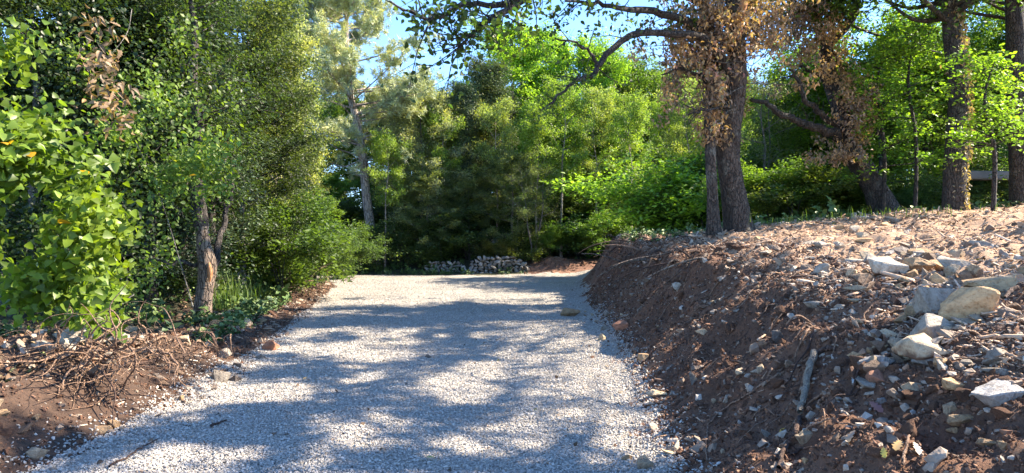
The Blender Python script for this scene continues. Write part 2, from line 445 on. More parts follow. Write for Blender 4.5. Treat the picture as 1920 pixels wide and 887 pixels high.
def inst_mat(name, stops, rough=.85, scale=30, bmp=.4):
    m, nt, N, L, P = new_mat(name)
    oi = N.new('ShaderNodeObjectInfo'); tc = N.new('ShaderNodeTexCoord')
    rp = ramp(N, stops); rp.color_ramp.interpolation = 'LINEAR'
    L.new(oi.outputs['Random'], rp.inputs[0])
    n = noise(N, L, tc.outputs['Object'], scale, 3)
    r2 = ramp(N, [(.3, (.75, .75, .75)), (.7, (1.15, 1.15, 1.15))]); L.new(n.outputs[0], r2.inputs[0])
    L.new(mix(N, L, rp.outputs[0], r2.outputs[0], 1., 'MULTIPLY'), P.inputs['Base Color'])
    P.inputs['Roughness'].default_value = rough
    L.new(bump(N, L, n.outputs[0], bmp, .1), P.inputs['Normal'])
    return m
M_GSTONE = inst_mat('gravel_stone', [(0, (.27, .25, .225)), (.3, (.39, .36, .32)), (.75, (.5, .46, .4)), (.93, (.6, .55, .47)), (1, (.42, .28, .18))], .75, 2)
M_CLOD = inst_mat('soil_clod', [(0, (.05, .024, .013)), (.5, (.12, .058, .032)), (.85, (.2, .1, .056)), (1, (.3, .17, .1))], .95, 2)
M_CHIP = inst_mat('wood_chip', [(0, (.16, .09, .055)), (.35, (.36, .22, .13)), (.75, (.52, .36, .24)), (1, (.68, .55, .42))], .85, 2)
M_PEB = inst_mat('bank_pebble', [(0, (.12, .08, .055)), (.4, (.24, .18, .13)), (.85, (.32, .26, .2)), (1, (.44, .38, .31))], .85, 2)
M_LITTER = inst_mat('leaf_litter', [(0, (.05, .03, .015)), (.5, (.13, .08, .045)), (.85, (.22, .14, .08)), (1, (.12, .16, .04))], .8, 2)

# ground materials
def gravel_ground():
    m, nt, N, L, P = new_mat('gravel')
    tc = N.new('ShaderNodeTexCoord')
    v = N.new('ShaderNodeTexVoronoi'); v.inputs['Scale'].default_value = 42; L.new(tc.outputs['Object'], v.inputs['Vector'])
    v2 = N.new('ShaderNodeTexVoronoi'); v2.inputs['Scale'].default_value = 14; L.new(tc.outputs['Object'], v2.inputs['Vector'])
    sp = N.new('ShaderNodeSeparateColor'); L.new(v.outputs['Color'], sp.inputs[0])
    rp = ramp(N, [(0, (.25, .235, .21)), (.35, (.38, .355, .315)), (.8, (.49, .455, .4)), (1, (.6, .55, .48))]); L.new(sp.outputs[0], rp.inputs[0])
    n = noise(N, L, tc.outputs['Object'], .7, 4)
    r2 = ramp(N, [(.3, (.82, .79, .74)), (.7, (1.1, 1.09, 1.06))]); L.new(n.outputs[0], r2.inputs[0])
    rd = ramp(N, [(0, (1, 1, 1)), (.55, (.5, .5, .5))]); L.new(v.outputs['Distance'], rd.inputs[0])
    c = mix(N, L, rp.outputs[0], r2.outputs[0], 1, 'MULTIPLY'); c = mix(N, L, c, rd.outputs[0], .35, 'MULTIPLY')
    L.new(c, P.inputs['Base Color']); P.inputs['Roughness'].default_value = .85
    b = N.new('ShaderNodeMath'); b.operation = 'SUBTRACT'; b.inputs[0].default_value = 1; L.new(v.outputs['Distance'], b.inputs[1])
    b2 = N.new('ShaderNodeMath'); b2.operation = 'SUBTRACT'; b2.inputs[0].default_value = 1; L.new(v2.outputs['Distance'], b2.inputs[1])
    bb = bump(N, L, b.outputs[0], 1, .035); bb = bump(N, L, b2.outputs[0], .6, .05, bb)
    L.new(bb, P.inputs['Normal'])
    return m
M_GRAVEL = gravel_ground()

def soil_mat(name, dark, mid, light, dry=None):
    m, nt, N, L, P = new_mat(name)
    tc = N.new('ShaderNodeTexCoord')
    n1 = noise(N, L, tc.outputs['Object'], 1.6, 7, .7); n2 = noise(N, L, tc.outputs['Object'], 26, 6, .75); n3 = noise(N, L, tc.outputs['Object'], 90, 3, .7)
    rp = ramp(N, [(.3, dark), (.52, mid), (.75, light)]); L.new(n1.outputs[0], rp.inputs[0])
    r2 = ramp(N, [(.3, (.55, .5, .48)), (.5, (1, 1, 1)), (.72, (1.5, 1.45, 1.35))]); L.new(n2.outputs[0], r2.inputs[0])
    c = rp.outputs[0]
    if dry:
        at = N.new('ShaderNodeAttribute'); at.attribute_name = 'dry'
        c = mix(N, L, c, dry, at.outputs['Fac'])
    c = mix(N, L, c, r2.outputs[0], 1, 'MULTIPLY')
    L.new(c, P.inputs['Base Color']); P.inputs['Roughness'].default_value = .97
    b = bump(N, L, n1.outputs[0], .5, .1); b = bump(N, L, n2.outputs[0], .9, .03, b); b = bump(N, L, n3.outputs[0], .7, .01, b)
    L.new(b, P.inputs['Normal'])
    return m
M_SOIL = soil_mat('bank_soil', (.075, .037, .02), (.15, .074, .04), (.24, .125, .07), (.42, .27, .17))
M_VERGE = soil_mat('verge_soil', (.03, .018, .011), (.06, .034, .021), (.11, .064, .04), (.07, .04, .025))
M_RED = soil_mat('red_earth', (.08, .04, .025), (.18, .09, .055), (.3, .16, .1))
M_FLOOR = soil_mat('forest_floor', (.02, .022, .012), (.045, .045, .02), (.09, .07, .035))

# ------------------------------------------------------------------ ground sheets
def axis(lims):
    out = [lims[0][0]]
    for a, b, s in lims:
        n = max(1, int(round((b - a) / s)))
        out += list(np.linspace(a, b, n + 1)[1:])
    return np.array(out)
gx = axis([(-500, -100, 100), (-100, -30, 10), (-30, -10, 1.0), (-10, -5, .1), (-5, 5.5, .045), (5.5, 10, .09), (10, 16, .3), (16, 30, 1), (30, 100, 10), (100, 500, 100)])
gy = axis([(-100, -10, 15), (-10, 1, 1), (1, 2.5, .15), (2.5, 10, .045), (10, 18, .08), (18, 30, .16), (30, 60, 1), (60, 100, 5), (100, 900, 100)])
GX, GY = np.meshgrid(gx, gy)
GZ = HT(GX, np.clip(GY, -4, 400))
nx, ny = len(gx), len(gy)
ii = (np.arange(ny - 1)[:, None] * nx + np.arange(nx - 1)).ravel()
QF = np.stack([ii, ii + 1, ii + 1 + nx, ii + nx], 1)
GV = np.stack([GX.ravel(), GY.ravel(), GZ.ravel()], 1)
fc = GV[QF].mean(1)
wig = .2 * fbm(fc[:, 0] * 2.2, fc[:, 1] * 2.2, octs=4, seed=77)
fx, fy = fc[:, 0], fc[:, 1]
is_road = (fx > road_l(fy) + wig) & (fx < road_r(fy) + wig * .8) & (fy < 27.6 + wig * 2) & (fy > -60) & (fx < 40)
is_bank = ~is_road & (fx > road_r(fy) - .5) & (fx < 16) & (fy < 18.5 + wig * 3) & (fy > -10) | (~is_road & (fx > 1.5) & (fx < 7 + wig * 4) & (fy >= 18) & (fy < 31 + wig * 5))
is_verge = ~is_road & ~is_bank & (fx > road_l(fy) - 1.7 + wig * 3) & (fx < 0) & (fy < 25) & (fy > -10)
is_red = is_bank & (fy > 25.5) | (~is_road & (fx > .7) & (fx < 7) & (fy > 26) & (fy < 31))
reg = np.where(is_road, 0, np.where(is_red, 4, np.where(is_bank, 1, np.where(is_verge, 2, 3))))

def sheet(name, k, mat, label):
    F = QF[reg == k]
    u, inv = np.unique(F, return_inverse=True)
    me = mesh_np(name, GV[u], inv.reshape(F.shape), mat, True)
    v = GV[u]
    rel = v[:, 0] - road_r(v[:, 1])
    if k == 1:
        lipz = np.clip((v[:, 2] - (1.12 + .022 * (v[:, 1] - 4))) / .14 + .5 * fbm(v[:, 0] * 2, v[:, 1] * 2, octs=3, seed=8), 0, 1)
        d = np.where(v[:, 1] > 26, .6, lipz) * .9
    else:
        d = np.clip(.4 + .8 * fbm(v[:, 0] * 1.1, v[:, 1] * 1.1, octs=3, seed=14), 0, 1)
    a = me.attributes.new('dry', 'FLOAT', 'POINT'); a.data.foreach_set('value', d.astype(np.float32))
    o = link(name, me); tag(o, label, kind='structure')
    return o
sheet('gravel_road', 0, M_GRAVEL, 'pale grey crushed stone track curving out of sight')
sheet('earth_bank', 1, M_SOIL, 'dug dark brown soil bank with dry sunlit top')
sheet('red_earth', 4, M_RED, 'bare reddish earth past the end of the bank')
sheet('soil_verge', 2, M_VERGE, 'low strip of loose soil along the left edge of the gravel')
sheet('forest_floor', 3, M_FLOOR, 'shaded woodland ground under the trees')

# ------------------------------------------------------------------ scattered stuff
SRC = bpy.data.collections.new('scatter_sources')
def scatter(name, pts, rots, scl, meshes, label, cat):
    sub = bpy.data.collections.new(name + '_pieces'); SRC.children.link(sub)
    for k, me in enumerate(meshes):
        sub.objects.link(bpy.data.objects.new(name + '_piece', me))
    n = len(pts)
    me = bpy.data.meshes.new(name)
    me.vertices.add(n); me.vertices.foreach_set('co', np.asarray(pts, np.float32).ravel())
    for an, arr in (('rot', rots), ('scl', scl)):
        a = me.attributes.new(an, 'FLOAT_VECTOR', 'POINT'); a.data.foreach_set('vector', np.asarray(arr, np.float32).ravel())
    o = link(name, me); tag(o, label, cat, kind='stuff')
    g = bpy.data.node_groups.new(name + '_nodes', 'GeometryNodeTree')
    g.interface.new_socket('Geometry', in_out='INPUT', socket_type='NodeSocketGeometry')
    g.interface.new_socket('Geometry', in_out='OUTPUT', socket_type='NodeSocketGeometry')
    N = g.nodes; L = g.links
    gi = N.new('NodeGroupInput'); go = N.new('NodeGroupOutput')
    ip = N.new('GeometryNodeInstanceOnPoints'); ci = N.new('GeometryNodeCollectionInfo')
    ci.inputs['Collection'].default_value = sub
    ci.inputs['Separate Children'].default_value = True
    ci.inputs['Reset Children'].default_value = True
    ip.inputs['Pick Instance'].default_value = True
    L.new(gi.outputs[0], ip.inputs['Points']); L.new(ci.outputs[0], ip.inputs['Instance'])
    for an, sock in (('rot', 'Rotation'), ('scl', 'Scale')):
        na = N.new('GeometryNodeInputNamedAttribute'); na.data_type = 'FLOAT_VECTOR'; na.inputs['Name'].default_value = an
        L.new(na.outputs[0], ip.inputs[sock])
    rv = N.new('FunctionNodeRandomValue'); rv.data_type = 'INT'
    for s_ in rv.inputs:
        if s_.type == 'INT' and s_.name == 'Max': s_.default_value = len(meshes) - 1
    out = [s_ for s_ in rv.outputs if s_.type == 'INT' and s_.enabled]
    L.new((out or [rv.outputs[2]])[0], ip.inputs['Instance Index'])
    L.new(ip.outputs[0], go.inputs[0])
    md = o.modifiers.new('scatter', 'NODES'); md.node_group = g
    return o

def hull_rock(name, seed, npts=12, flat=.6, sub=0, nz=.0, mat=None, smooth=False):
    r = np.random.default_rng(seed)
    bm = bmesh.new()
    for _ in range(npts):
        p = r.normal(size=3); p /= np.linalg.norm(p)
        p = p * r.uniform(.75, 1) * np.array([1, r.uniform(.6, .95), flat]) * .5
        bm.verts.new(p)
    res = bmesh.ops.convex_hull(bm, input=bm.verts)
    junk = list({e for e in res['geom_interior'] + res['geom_unused'] if isinstance(e, bmesh.types.BMVert)})
    if junk: bmesh.ops.delete(bm, geom=junk, context='VERTS')
    if sub:
        bmesh.ops.triangulate(bm, faces=bm.faces)
        bmesh.ops.bevel(bm, geom=list(bm.edges), offset=.012, segments=1, profile=.6, affect='EDGES')
        bmesh.ops.subdivide_edges(bm, edges=list(bm.edges), cuts=sub, use_grid_fill=True)
        bmesh.ops.triangulate(bm, faces=bm.faces)
    me = bpy.data.meshes.new(name); bm.to_mesh(me); bm.free()
    if nz:
        n = len(me.vertices); co = np.zeros(n * 3, np.float32); me.vertices.foreach_get('co', co); co = co.reshape(-1, 3)
        nn = np.zeros(n * 3, np.float32); me.vertices.foreach_get('normal', nn); nn = nn.reshape(-1, 3)
        d = fbm(co[:, 0] * 4, co[:, 1] * 4, co[:, 2] * 4, 3, seed) * nz + fbm(co[:, 0] * 12, co[:, 1] * 12, co[:, 2] * 12, 2, seed + 3) * nz * .4
        me.vertices.foreach_set('co', (co + nn * d[:, None]).astype(np.float32).ravel())
        me.update()
    if mat: me.materials.append(mat)
    if smooth:
        me.polygons.foreach_set('use_smooth', np.ones(len(me.polygons), bool))
    return me

def randrot(n, rng, tilt=.5):
    return np.stack([rng.normal(0, tilt, n), rng.normal(0, tilt, n), rng.uniform(0, 6.28, n)], 1)

# gravel stones on the track
gs = [hull_rock('gravel_piece', 100 + k, 9, .65, mat=M_GSTONE) for k in range(7)]
rg = np.random.default_rng(11)
def gravel_pts(n, y0, y1, smin, smax, widen=.0):
    y = rg.uniform(y0, y1, n); l = road_l(y) - widen; r = road_r(y) + widen
    x = l + (r - l) * rg.uniform(0, 1, n)
    return x, y, rg.uniform(smin, smax, n) * (1 + .6 * (rg.uniform(0, 1, n) > .93))
parts = [gravel_pts(105000, 3.3, 9, .013, .03, .12), gravel_pts(40000, 9, 14, .018, .034, .1), gravel_pts(14000, 14, 27, .022, .04, 0)]
# gravel thrown over the verge at the lower left
yy = rg.uniform(4, 8, 1500); parts.append((road_l(yy) - np.abs(rg.normal(0, .16, 1500)), yy, rg.uniform(.018, .04, 1500)))
yy = rg.uniform(3.5, 14, 2200); parts.append((road_r(yy) + np.abs(rg.normal(0, .13, 2200)), yy, rg.uniform(.018, .042, 2200)))
x = np.concatenate([p[0] for p in parts]); y = np.concatenate([p[1] for p in parts]); s = np.concatenate([p[2] for p in parts])
z = HT(x, y) + s * rg.uniform(-.05, .28, len(s))
scatter('gravel_stones', np.stack([x, y, z], 1), randrot(len(x), rg, .5), np.stack([s * rg.uniform(.8, 1.3, len(s)), s, s], 1), gs,
        'loose crushed grey limestone chips covering the track', 'gravel')

# soil clods on the bank face and verge
clods = [hull_rock('clod_piece', 200 + k, 10, .8, mat=M_CLOD) for k in range(5)]
def on_bank(n, y0=2.6, y1=18, xw=2.4):
    y = y0 + (y1 - y0) * rg.uniform(0, 1, n) ** 1.5
    return road_r(y) + rg.uniform(.0, 1, n) * xw, y
x1, y1_ = on_bank(52000); 
yv = rg.uniform(3.5, 22, 16000); xv = road_l(yv) - rg.uniform(0, 1.6, 16000)
x = np.concatenate([x1, xv]); y = np.concatenate([y1_, yv])
s = np.exp(rg.normal(math.log(.016), .5, len(x))) * (1 + .03 * y)
z = HT(x, y) + s * .15
scatter('soil_clods', np.stack([x, y, z], 1), randrot(len(x), rg, 1), np.stack([s] * 3, 1), clods, 'crumbs and clods of dark brown earth on bank and verge', 'soil')

n = 1500; y = 3 + 19 * rg.uniform(0, 1, n) ** 1.4
x = road_r(y) + rg.normal(1.15, .5, n); x[260:620] = road_l(y[260:620]) - rg.uniform(.15, 1.5, 360); x[:260] = rg.normal(2.1, 1.1, 260); y[:260] = rg.normal(29, .6, 260); s = np.exp(rg.normal(math.log(.06), .45, n)) * (1 + .02 * y)
bigc = [hull_rock('lump_piece', 230 + k, 16, .8, 1, .03, M_SOIL) for k in range(4)]
scatter('soil_lumps', np.stack([x, y, HT(x, y)], 1), randrot(n, rg, .6), np.stack([s * 1.2, s, s * .8], 1), bigc, 'crumbling lumps of earth along the broken edge of the bank', 'soil')

# wood chips and torn bark on top of the bank
def chip_mesh(k):
    r = np.random.default_rng(300 + k)
    w = r.uniform(.12, .3); t = r.uniform(.05, .12)
    V = np.array([(-.5, -w * .3, 0), (-.5, w * .3, .02), (.5, w * .1, .03), (.5, -w * .2, 0), (-.45, -w * .25, t), (-.4, w * .3, t), (.42, w * .05, t), (.4, -w * .15, t)])
    V[:, 1] += .15 * (V[:, 0] ** 2); V[:, 2] += r.uniform(-.3, .3) * V[:, 0] ** 2
    F = np.array([(0, 1, 2, 3), (4, 7, 6, 5), (0, 4, 5, 1), (1, 5, 6, 2), (2, 6, 7, 3), (3, 7, 4, 0)])
    return mesh_np('chip_piece', V, F, M_CHIP)
chips = [chip_mesh(k) for k in range(6)]
n = 80000
y = 3 + 20 * rg.uniform(0, 1, n) ** 1.2
x = road_r(y) + 1.55 + np.abs(rg.normal(0, 1, n)) * (1.2 + .28 * y)
keep = (x < .8 * y + 1.2) & (fbm(x * 1.5, y * 1.5, octs=3, seed=41) + rg.uniform(-.5, .8, n) > -.1) & ~((y > 17.5) & (x > 7))
x, y = x[keep], y[keep]
xs, ys = on_bank(1500, 4.5, 22, 1.6)                       # some have slid down the face, in bands
kb = fbm(xs * 1.2, ys * 1.2, octs=2, seed=91) > .12
yv = rg.uniform(4, 24, 1300); xv = road_l(yv) - rg.uniform(0.1, 1.3, 1300)
x = np.concatenate([x, xs[kb], xv]); y = np.concatenate([y, ys[kb], yv])
s = np.exp(rg.normal(math.log(.04), .55, len(x))) * (.8 + .03 * y)
z = HT(x, y) + s * .12
scatter('wood_chips', np.stack([x, y, z], 1), randrot(len(x), rg, .35), np.stack([s] * 3, 1), chips, 'tan wood chips and shredded bark strewn over the bank top', 'wood chips')

# small stones in the bank
pebs = [hull_rock('pebble_piece', 400 + k, 12, .6, mat=M_PEB) for k in range(6)]
x1, y1_ = on_bank(2600, 2.8, 17, 2.6)
n = 2600; y2 = 3 + 14 * rg.uniform(0, 1, n); x2 = road_r(y2) + 1.3 + np.abs(rg.normal(0, 1, n)) * (1. + .28 * y2)
n = 1500; y3 = rg.uniform(3.6, 8, n); x3 = y3 * rg.uniform(.45, .8, n)
n = 1600; y4 = rg.uniform(4, 22, n); x4 = road_l(y4) - rg.uniform(-.1, 1.5, n)
x = np.concatenate([x1, x2, x3, x4]); y = np.concatenate([y1_, y2, y3, y4])
s = np.exp(rg.normal(math.log(.028), .6, len(x))); s = np.minimum(s, .13) * (1 + .03 * y)
z = HT(x, y) + s * .1
scatter('small_stones', np.stack([x, y, z], 1), randrot(len(x), rg, .5), np.stack([s * 1.2, s, s], 1), pebs, 'small pale limestone bits embedded in the dug soil', 'stones')

# weeds and seedlings
M_WEED = inst_mat('weed_leaf', [(0, (.04, .075, .02)), (.5, (.09, .16, .035)), (1, (.17, .23, .06))], .6, 2, .1)
wd = []
for k in range(4):
    a = Acc(); r_ = np.random.default_rng(900 + k); m_ = 16
    leafset(a, np.abs(r_.normal(0, .22, (m_, 3))) * np.sign(r_.normal(size=(m_, 3))) * np.array([1, 1, 0]) + np.array([0, 0, 1]) * r_.uniform(.05, 1, (m_, 1)), .36, OVATE, r_, .5)
    wd.append(a.mesh('weed_piece', M_WEED))
n = 4200; y = 3.5 + 26 * rg.uniform(0, 1, n); x = road_l(y) - np.where(y < 8.5, 1.9, .55) - np.abs(rg.normal(0, 1.2, n))
n2 = 1500; y2 = rg.uniform(27.6, 31, n2); x2 = rg.uniform(-9, 5, n2); n3 = 1500; y3 = rg.uniform(15.5, 19, n3); x3 = rg.uniform(3, 14, n3)
x = np.concatenate([x, x2, x3]); y = np.concatenate([y, y2, y3])
kp = (fbm(x * 1.1, y * 1.1, octs=3, seed=47) > -.05) & ~((y > 27) & (y < 30) & (x > .6)); x = x[kp]; y = y[kp]
s = np.exp(rg.normal(math.log(.1), .4, len(x))) * (1 + .02 * y)
scatter('ground_weeds', np.stack([x, y, HT(x, y)], 1), randrot(len(x), rg, .15), np.stack([s] * 3, 1), wd, 'low green weeds and seedlings along the verge and wood floor', 'weeds')

# leaf litter along the wood edges
lit = []
for k in range(3):
    a = Acc(); leafset(a, np.zeros((1, 3)), 1, OVATE, np.random.default_rng(k), 1.0); lit.append(a.mesh('litter_piece', M_LITTER))
n = 14000; y = rg.uniform(3, 26, n); y[:260] = rg.uniform(3.5, 16, 260); x = np.where(rg.uniform(0, 1, n) < .75, road_l(y) - .9 - np.abs(rg.normal(0, 1.6, n)), road_r(y) + 3 + np.abs(rg.normal(0, 4, n)))
x[:260] = road_l(y[:260]) + (road_r(y[:260]) - road_l(y[:260])) * rg.uniform(0, 1, 260)
s = rg.uniform(.04, .08, n); s[:260] *= .6; z = HT(x, y) + .012
scatter('leaf_litter', np.stack([x, y, z], 1), randrot(n, rg, .4), np.stack([s] * 3, 1), lit, 'brown fallen leaves littering the woodland edge', 'leaf litter')

# ------------------------------------------------------------------ rocks
ROCKS = [hull_rock('rock', 500 + k, 11 if k % 3 else 14, (.6, .7, .85, .5)[k % 4], 2, .028, M_ROCK) for k in range(12)]
CC = {'grey': (.34, .295, .24), 'tan': (.44, .29, .155), 'white': (.45, .395, .32), 'blue': (.3, .295, .29), 'brown': (.23, .15, .095), 'cream': (.46, .36, .24), 'red': (.36, .17, .1), 'dark': (.16, .13, .11)}
def put_rock(px, py, w, h, col, label, mk, group=None, rz=None, lift=.25):
    p = hit(px, py + h * .4)
    d = p.y
    W_ = w / F_PX * d; Hh = h / F_PX * d
    r = random.Random(int(px * 7 + py))
    base = ROCKS[mk % 12]
    if px < 600: W_ *= 1.25; Hh *= 1.35
    elif w > 50: Hh *= 1.25
    ax = max(W_, .02); az = max(Hh * 1.05, .015)
    dims = [max(v.co[i] for v in base.vertices) - min(v.co[i] for v in base.vertices) for i in range(3)]
    o = link('rock', base, loc=(p.x, p.y + ax * .3, p.z + az * (lift - .12)), rot=(r.uniform(-.15, .15), r.uniform(-.15, .15), r.uniform(-.35, .35) if rz is None else rz),
             scale=(ax / dims[0], ax * r.uniform(.65, .9) / dims[1], az / dims[2]), color=CC[col])
    tag(o, label, 'rock', group)
    return o
BR = [
 (1770, 556, 76, 52, 'grey', 'angular grey rock with sunlit ridge just left of the big tan block', 1),
 (1858, 570, 128, 62, 'tan', 'biggest tan block, flat-topped, at the right edge of the bank', 4),
 (1885, 530, 120, 36, 'tan', 'broad flat tan slab behind the biggest tan block', 3),
 (1758, 614, 96, 58, 'white', 'lumpy whitish rock with ragged sunlit top below the angular grey one', 6),
 (1762, 656, 124, 42, 'cream', 'long low cream slab in shade below the lumpy whitish rock', 7),
 (1652, 676, 64, 27, 'blue', 'smooth blue-grey curved stone left of the long cream slab', 3),
 (1655, 650, 40, 32, 'brown', 'knobbly brown stone resting above the blue-grey curved stone', 2),
 (1690, 664, 34, 36, 'grey', 'upright grey stone between blue-grey stone and cream slab', 8),
 (1888, 740, 92, 42, 'blue', 'bluish white wedge-shaped slab at the lower right edge', 11),
 (1786, 764, 27, 27, 'cream', 'small square cream stone alone on dark soil', 9),
 (1812, 790, 50, 26, 'tan', 'wedge-shaped tan stone pointing left on dark soil', 5),
 (1792, 807, 26, 15, 'tan', 'small flat oval tan stone under the wedge-shaped one', 3),
 (1680, 498, 72, 32, 'white', 'pale sunlit rock with broad white top on the bank lip', 0),
 (1638, 484, 42, 28, 'grey', 'rounded grey rock with mottled face left of the pale sunlit one', 6),
 (1730, 498, 54, 34, 'tan', 'tan cone-shaped rock in the middle of the bank lip row', 5),
 (1797, 498, 68, 34, 'white', 'white faceted rock in full sun right of the cone-shaped one', 8),
 (1625, 526, 54, 28, 'brown', 'brown dome-shaped rock in shade below the bank lip', 2),
 (1833, 512, 46, 34, 'brown', 'brown boxy rock right of the white faceted one', 10),
 (1695, 470, 40, 18, 'dark', 'dark flat stone standing behind the lip row', 7),
 (1728, 474, 32, 18, 'grey', 'grey stone just right of the dark flat stone', 9),
 (1755, 480, 36, 20, 'brown', 'brownish stone behind the cone-shaped tan rock', 1),
 (1550, 502, 38, 26, 'grey', 'grey boulder half sunk in the lip left of the stone row', 4),
 (1272, 537, 26, 22, 'white', 'pale round stone stuck high in the shaded bank face', 2),
 (1530, 570, 38, 20, 'grey', 'grey flat stone in the shaded face under the lip', 11),
 (1320, 621, 26, 15, 'cream', 'cream stone lying across the middle of the dark bank face', 3),
 (1300, 710, 22, 30, 'grey', 'upright pale grey block standing in the dark lower slope', 8),
 (1394, 698, 30, 14, 'cream', 'sunlit flat cream stone below the small sunny ledge', 7),
 (1427, 690, 18, 22, 'cream', 'sunlit upright cream stone beside the flat one under the ledge', 9),
 (1236, 738, 36, 16, 'cream', 'cream sunlit wedge at the foot of the bank', 5),
 (1208, 667, 22, 20, 'tan', 'orange-tan stone at the toe of the bank', 1),
 (1172, 609, 32, 22, 'red', 'reddish rock at the toe of the bank beside the gravel', 10),
 (1138, 587, 16, 15, 'grey', 'small light grey stone at the gravel edge above the reddish rock', 2),
 (1134, 613, 17, 16, 'white', 'small whitish stone at the gravel edge left of the reddish rock', 6),
 (1130, 632, 18, 20, 'cream', 'cream stone on the gravel just before the bank toe', 4),
 (1071, 584, 34, 24, 'tan', 'tan flat-sided rock standing on the right edge of the track', 5),
 (1212, 868, 34, 34, 'cream', 'split cream stone at the bottom edge of the picture', 0),
 (1176, 857, 24, 16, 'tan', 'rounded tan stone on gravel left of the split cream stone', 3),
 (1258, 843, 20, 20, 'grey', 'rounded grey stone right of the split cream stone', 2),
 (1362, 746, 14, 20, 'white', 'right of two small pale knobs on the bare dark slope', 6),
 (1340, 753, 14, 15, 'cream', 'left of two small pale knobs on the bare dark slope', 2),
 (1512, 822, 34, 34, 'cream', 'ochre striped wedge stone leaning by the thick root', 11),
 (1437, 815, 22, 18, 'grey', 'grey angular stone left of the thick root', 8),
 (1512, 866, 17, 18, 'tan', 'egg-shaped tan stone near the bottom of the thick root', 2),
 (1770, 678, 27, 21, 'tan', 'small tan pyramid stone on a flat grey one', 5),
 (1745, 676, 56, 20, 'blue', 'flat bluish stone under the little tan pyramid', 3),
 (1816, 680, 30, 17, 'grey', 'grey brick-shaped stone right of the long cream slab', 9),
 (1878, 668, 62, 32, 'grey', 'grey lumpy rock at the right edge above the bluish wedge slab', 6),
 (1886, 698, 60, 14, 'grey', 'thin grey slab just above the bluish wedge slab', 3),
 (1652, 706, 46, 26, 'red', 'reddish tan stone below the smooth blue-grey one', 7),
 (1720, 725, 42, 22, 'cream', 'pale splintered stone left of the bluish wedge slab', 1),
 (1800, 722, 50, 26, 'tan', 'tan cracked stone between cream slab and bluish wedge slab', 0),
 (1856, 831, 30, 20, 'tan', 'left of two tan stones low at the right edge', 5),
 (1887, 836, 28, 24, 'tan', 'right of two tan stones low at the right edge', 2),
 (1656, 752, 18, 14, 'blue', 'small bluish cube on the shaded slope', 9),
 (1432, 645, 20, 16, 'brown', 'brown stone in the hollow above the sunny ledge', 4),
 (1460, 630, 30, 34, 'dark', 'dark rounded rock in the hollow of the bank face', 2),
 (72, 652, 38, 20, 'white', 'white domed stone behind the tangled root ball', 2),
 (112, 634, 58, 22, 'grey', 'long grey-brown stone at the foot of the ivy bush', 7),
 (152, 628, 28, 17, 'white', 'whitish angular stone right of the long grey-brown one', 8),
 (117, 647, 28, 20, 'grey', 'dull grey stone under the long grey-brown one', 4),
 (224, 637, 46, 26, 'white', 'largest white block on the left verge', 5),
 (187, 671, 40, 22, 'grey', 'grey wedge in shade right of the root ball', 11),
 (158, 693, 38, 22, 'white', 'smooth white oval stone lying on the tangled root ball', 2),
 (191, 643, 15, 12, 'grey', 'small grey stone left of the largest white block', 6),
 (242, 618, 20, 15, 'cream', 'cream stone behind the largest white block', 1),
 (192, 613, 24, 18, 'brown', 'brown stone at the bush foot behind the white block', 10),
 (8, 648, 20, 12, 'white', 'pale stone cut by the left edge of the picture', 3),
 (410, 706, 28, 26, 'grey', 'grey-tan stone at the left edge of the gravel', 1),
 (438, 711, 22, 13, 'dark', 'dark flat stone beside the grey-tan one at the gravel edge', 3),
 (416, 664, 22, 20, 'grey', 'grey upright stone on dark verge soil', 9),
 (505, 650, 28, 20, 'red', 'reddish brown stone on the left edge of the gravel', 4),
 (450, 606, 28, 11, 'cream', 'flat pale stone right of the worn stump trunk', 7),
 (400, 606, 18, 12, 'tan', 'tan stone against the foot of the worn trunk', 2),
 (345, 640, 26, 16, 'cream', 'cream stone on the sunlit mound of the left verge', 10),
 (60, 852, 28, 20, 'cream', 'cream stone in the gravel at the lower left corner', 6),
 (190, 806, 26, 15, 'tan', 'tan stone in the scattered gravel at lower left', 1),
 (487, 670, 16, 9, 'grey', 'low grey stone near the left gravel edge', 3),
 (804, 668, 15, 9, 'dark', 'lone dark pebble in the middle of the track', 5),
]
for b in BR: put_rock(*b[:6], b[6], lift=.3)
rr = np.random.default_rng(31)
def rock_field(n, fx_, lab, grp, smin, smax, cols):
    k = 0; tries = 0
    while k < n and tries < n * 20:
        tries += 1
        x, y = fx_()
        px = CX + F_PX * x / y
        if px < -20 or px > 1940 or y < 3: continue
        s = math.exp(rr.uniform(math.log(smin), math.log(smax)))
        base = ROCKS[rr.integers(12)]
        o = link('rock', base, loc=(x, y, hz(x, y) + s * .12), rot=(rr.normal(0, .3), rr.normal(0, .3), rr.uniform(0, 6.28)),
                 scale=(s * 1.25, s, s * rr.uniform(.7, 1.2)), color=CC[cols[rr.integers(len(cols))]])
        tag(o, lab, 'rock', grp); k += 1
def f_crest():
    y = rr.uniform(4, 15); return road_r(y) + 1.75 + abs(rr.normal(0, .8)) * (1 + .2 * y), y
def f_pile():
    y = rr.uniform(3.9, 7.5); return y * rr.uniform(.5, .78), y
def f_face():
    y = 3.5 + 14 * rr.uniform(0, 1) ** 1.5; return road_r(y) + rr.uniform(.05, 1.5), y
def f_left():
    y = rr.uniform(4.5, 17); return road_l(y) - rr.uniform(.0, 1.1), y
def f_toe():
    y = rr.uniform(3.8, 16); return road_r(y) + rr.normal(0, .12), y
rock_field(56, f_crest, 'one of the unsorted limestones strewn along the sunlit bank top', 'stones along the bank top', .12, .3, ['cream', 'tan', 'grey', 'white', 'cream'])
rock_field(76, f_pile, 'one of the mixed stones filling in between the big right-hand rocks', 'stones between the large rocks', .07, .26, ['grey', 'tan', 'cream', 'brown', 'cream', 'tan'])
rock_field(30, f_face, 'one of the scattered stones half buried in the shaded bank face', 'stones in the bank face', .04, .1, ['grey', 'cream', 'tan', 'brown'])
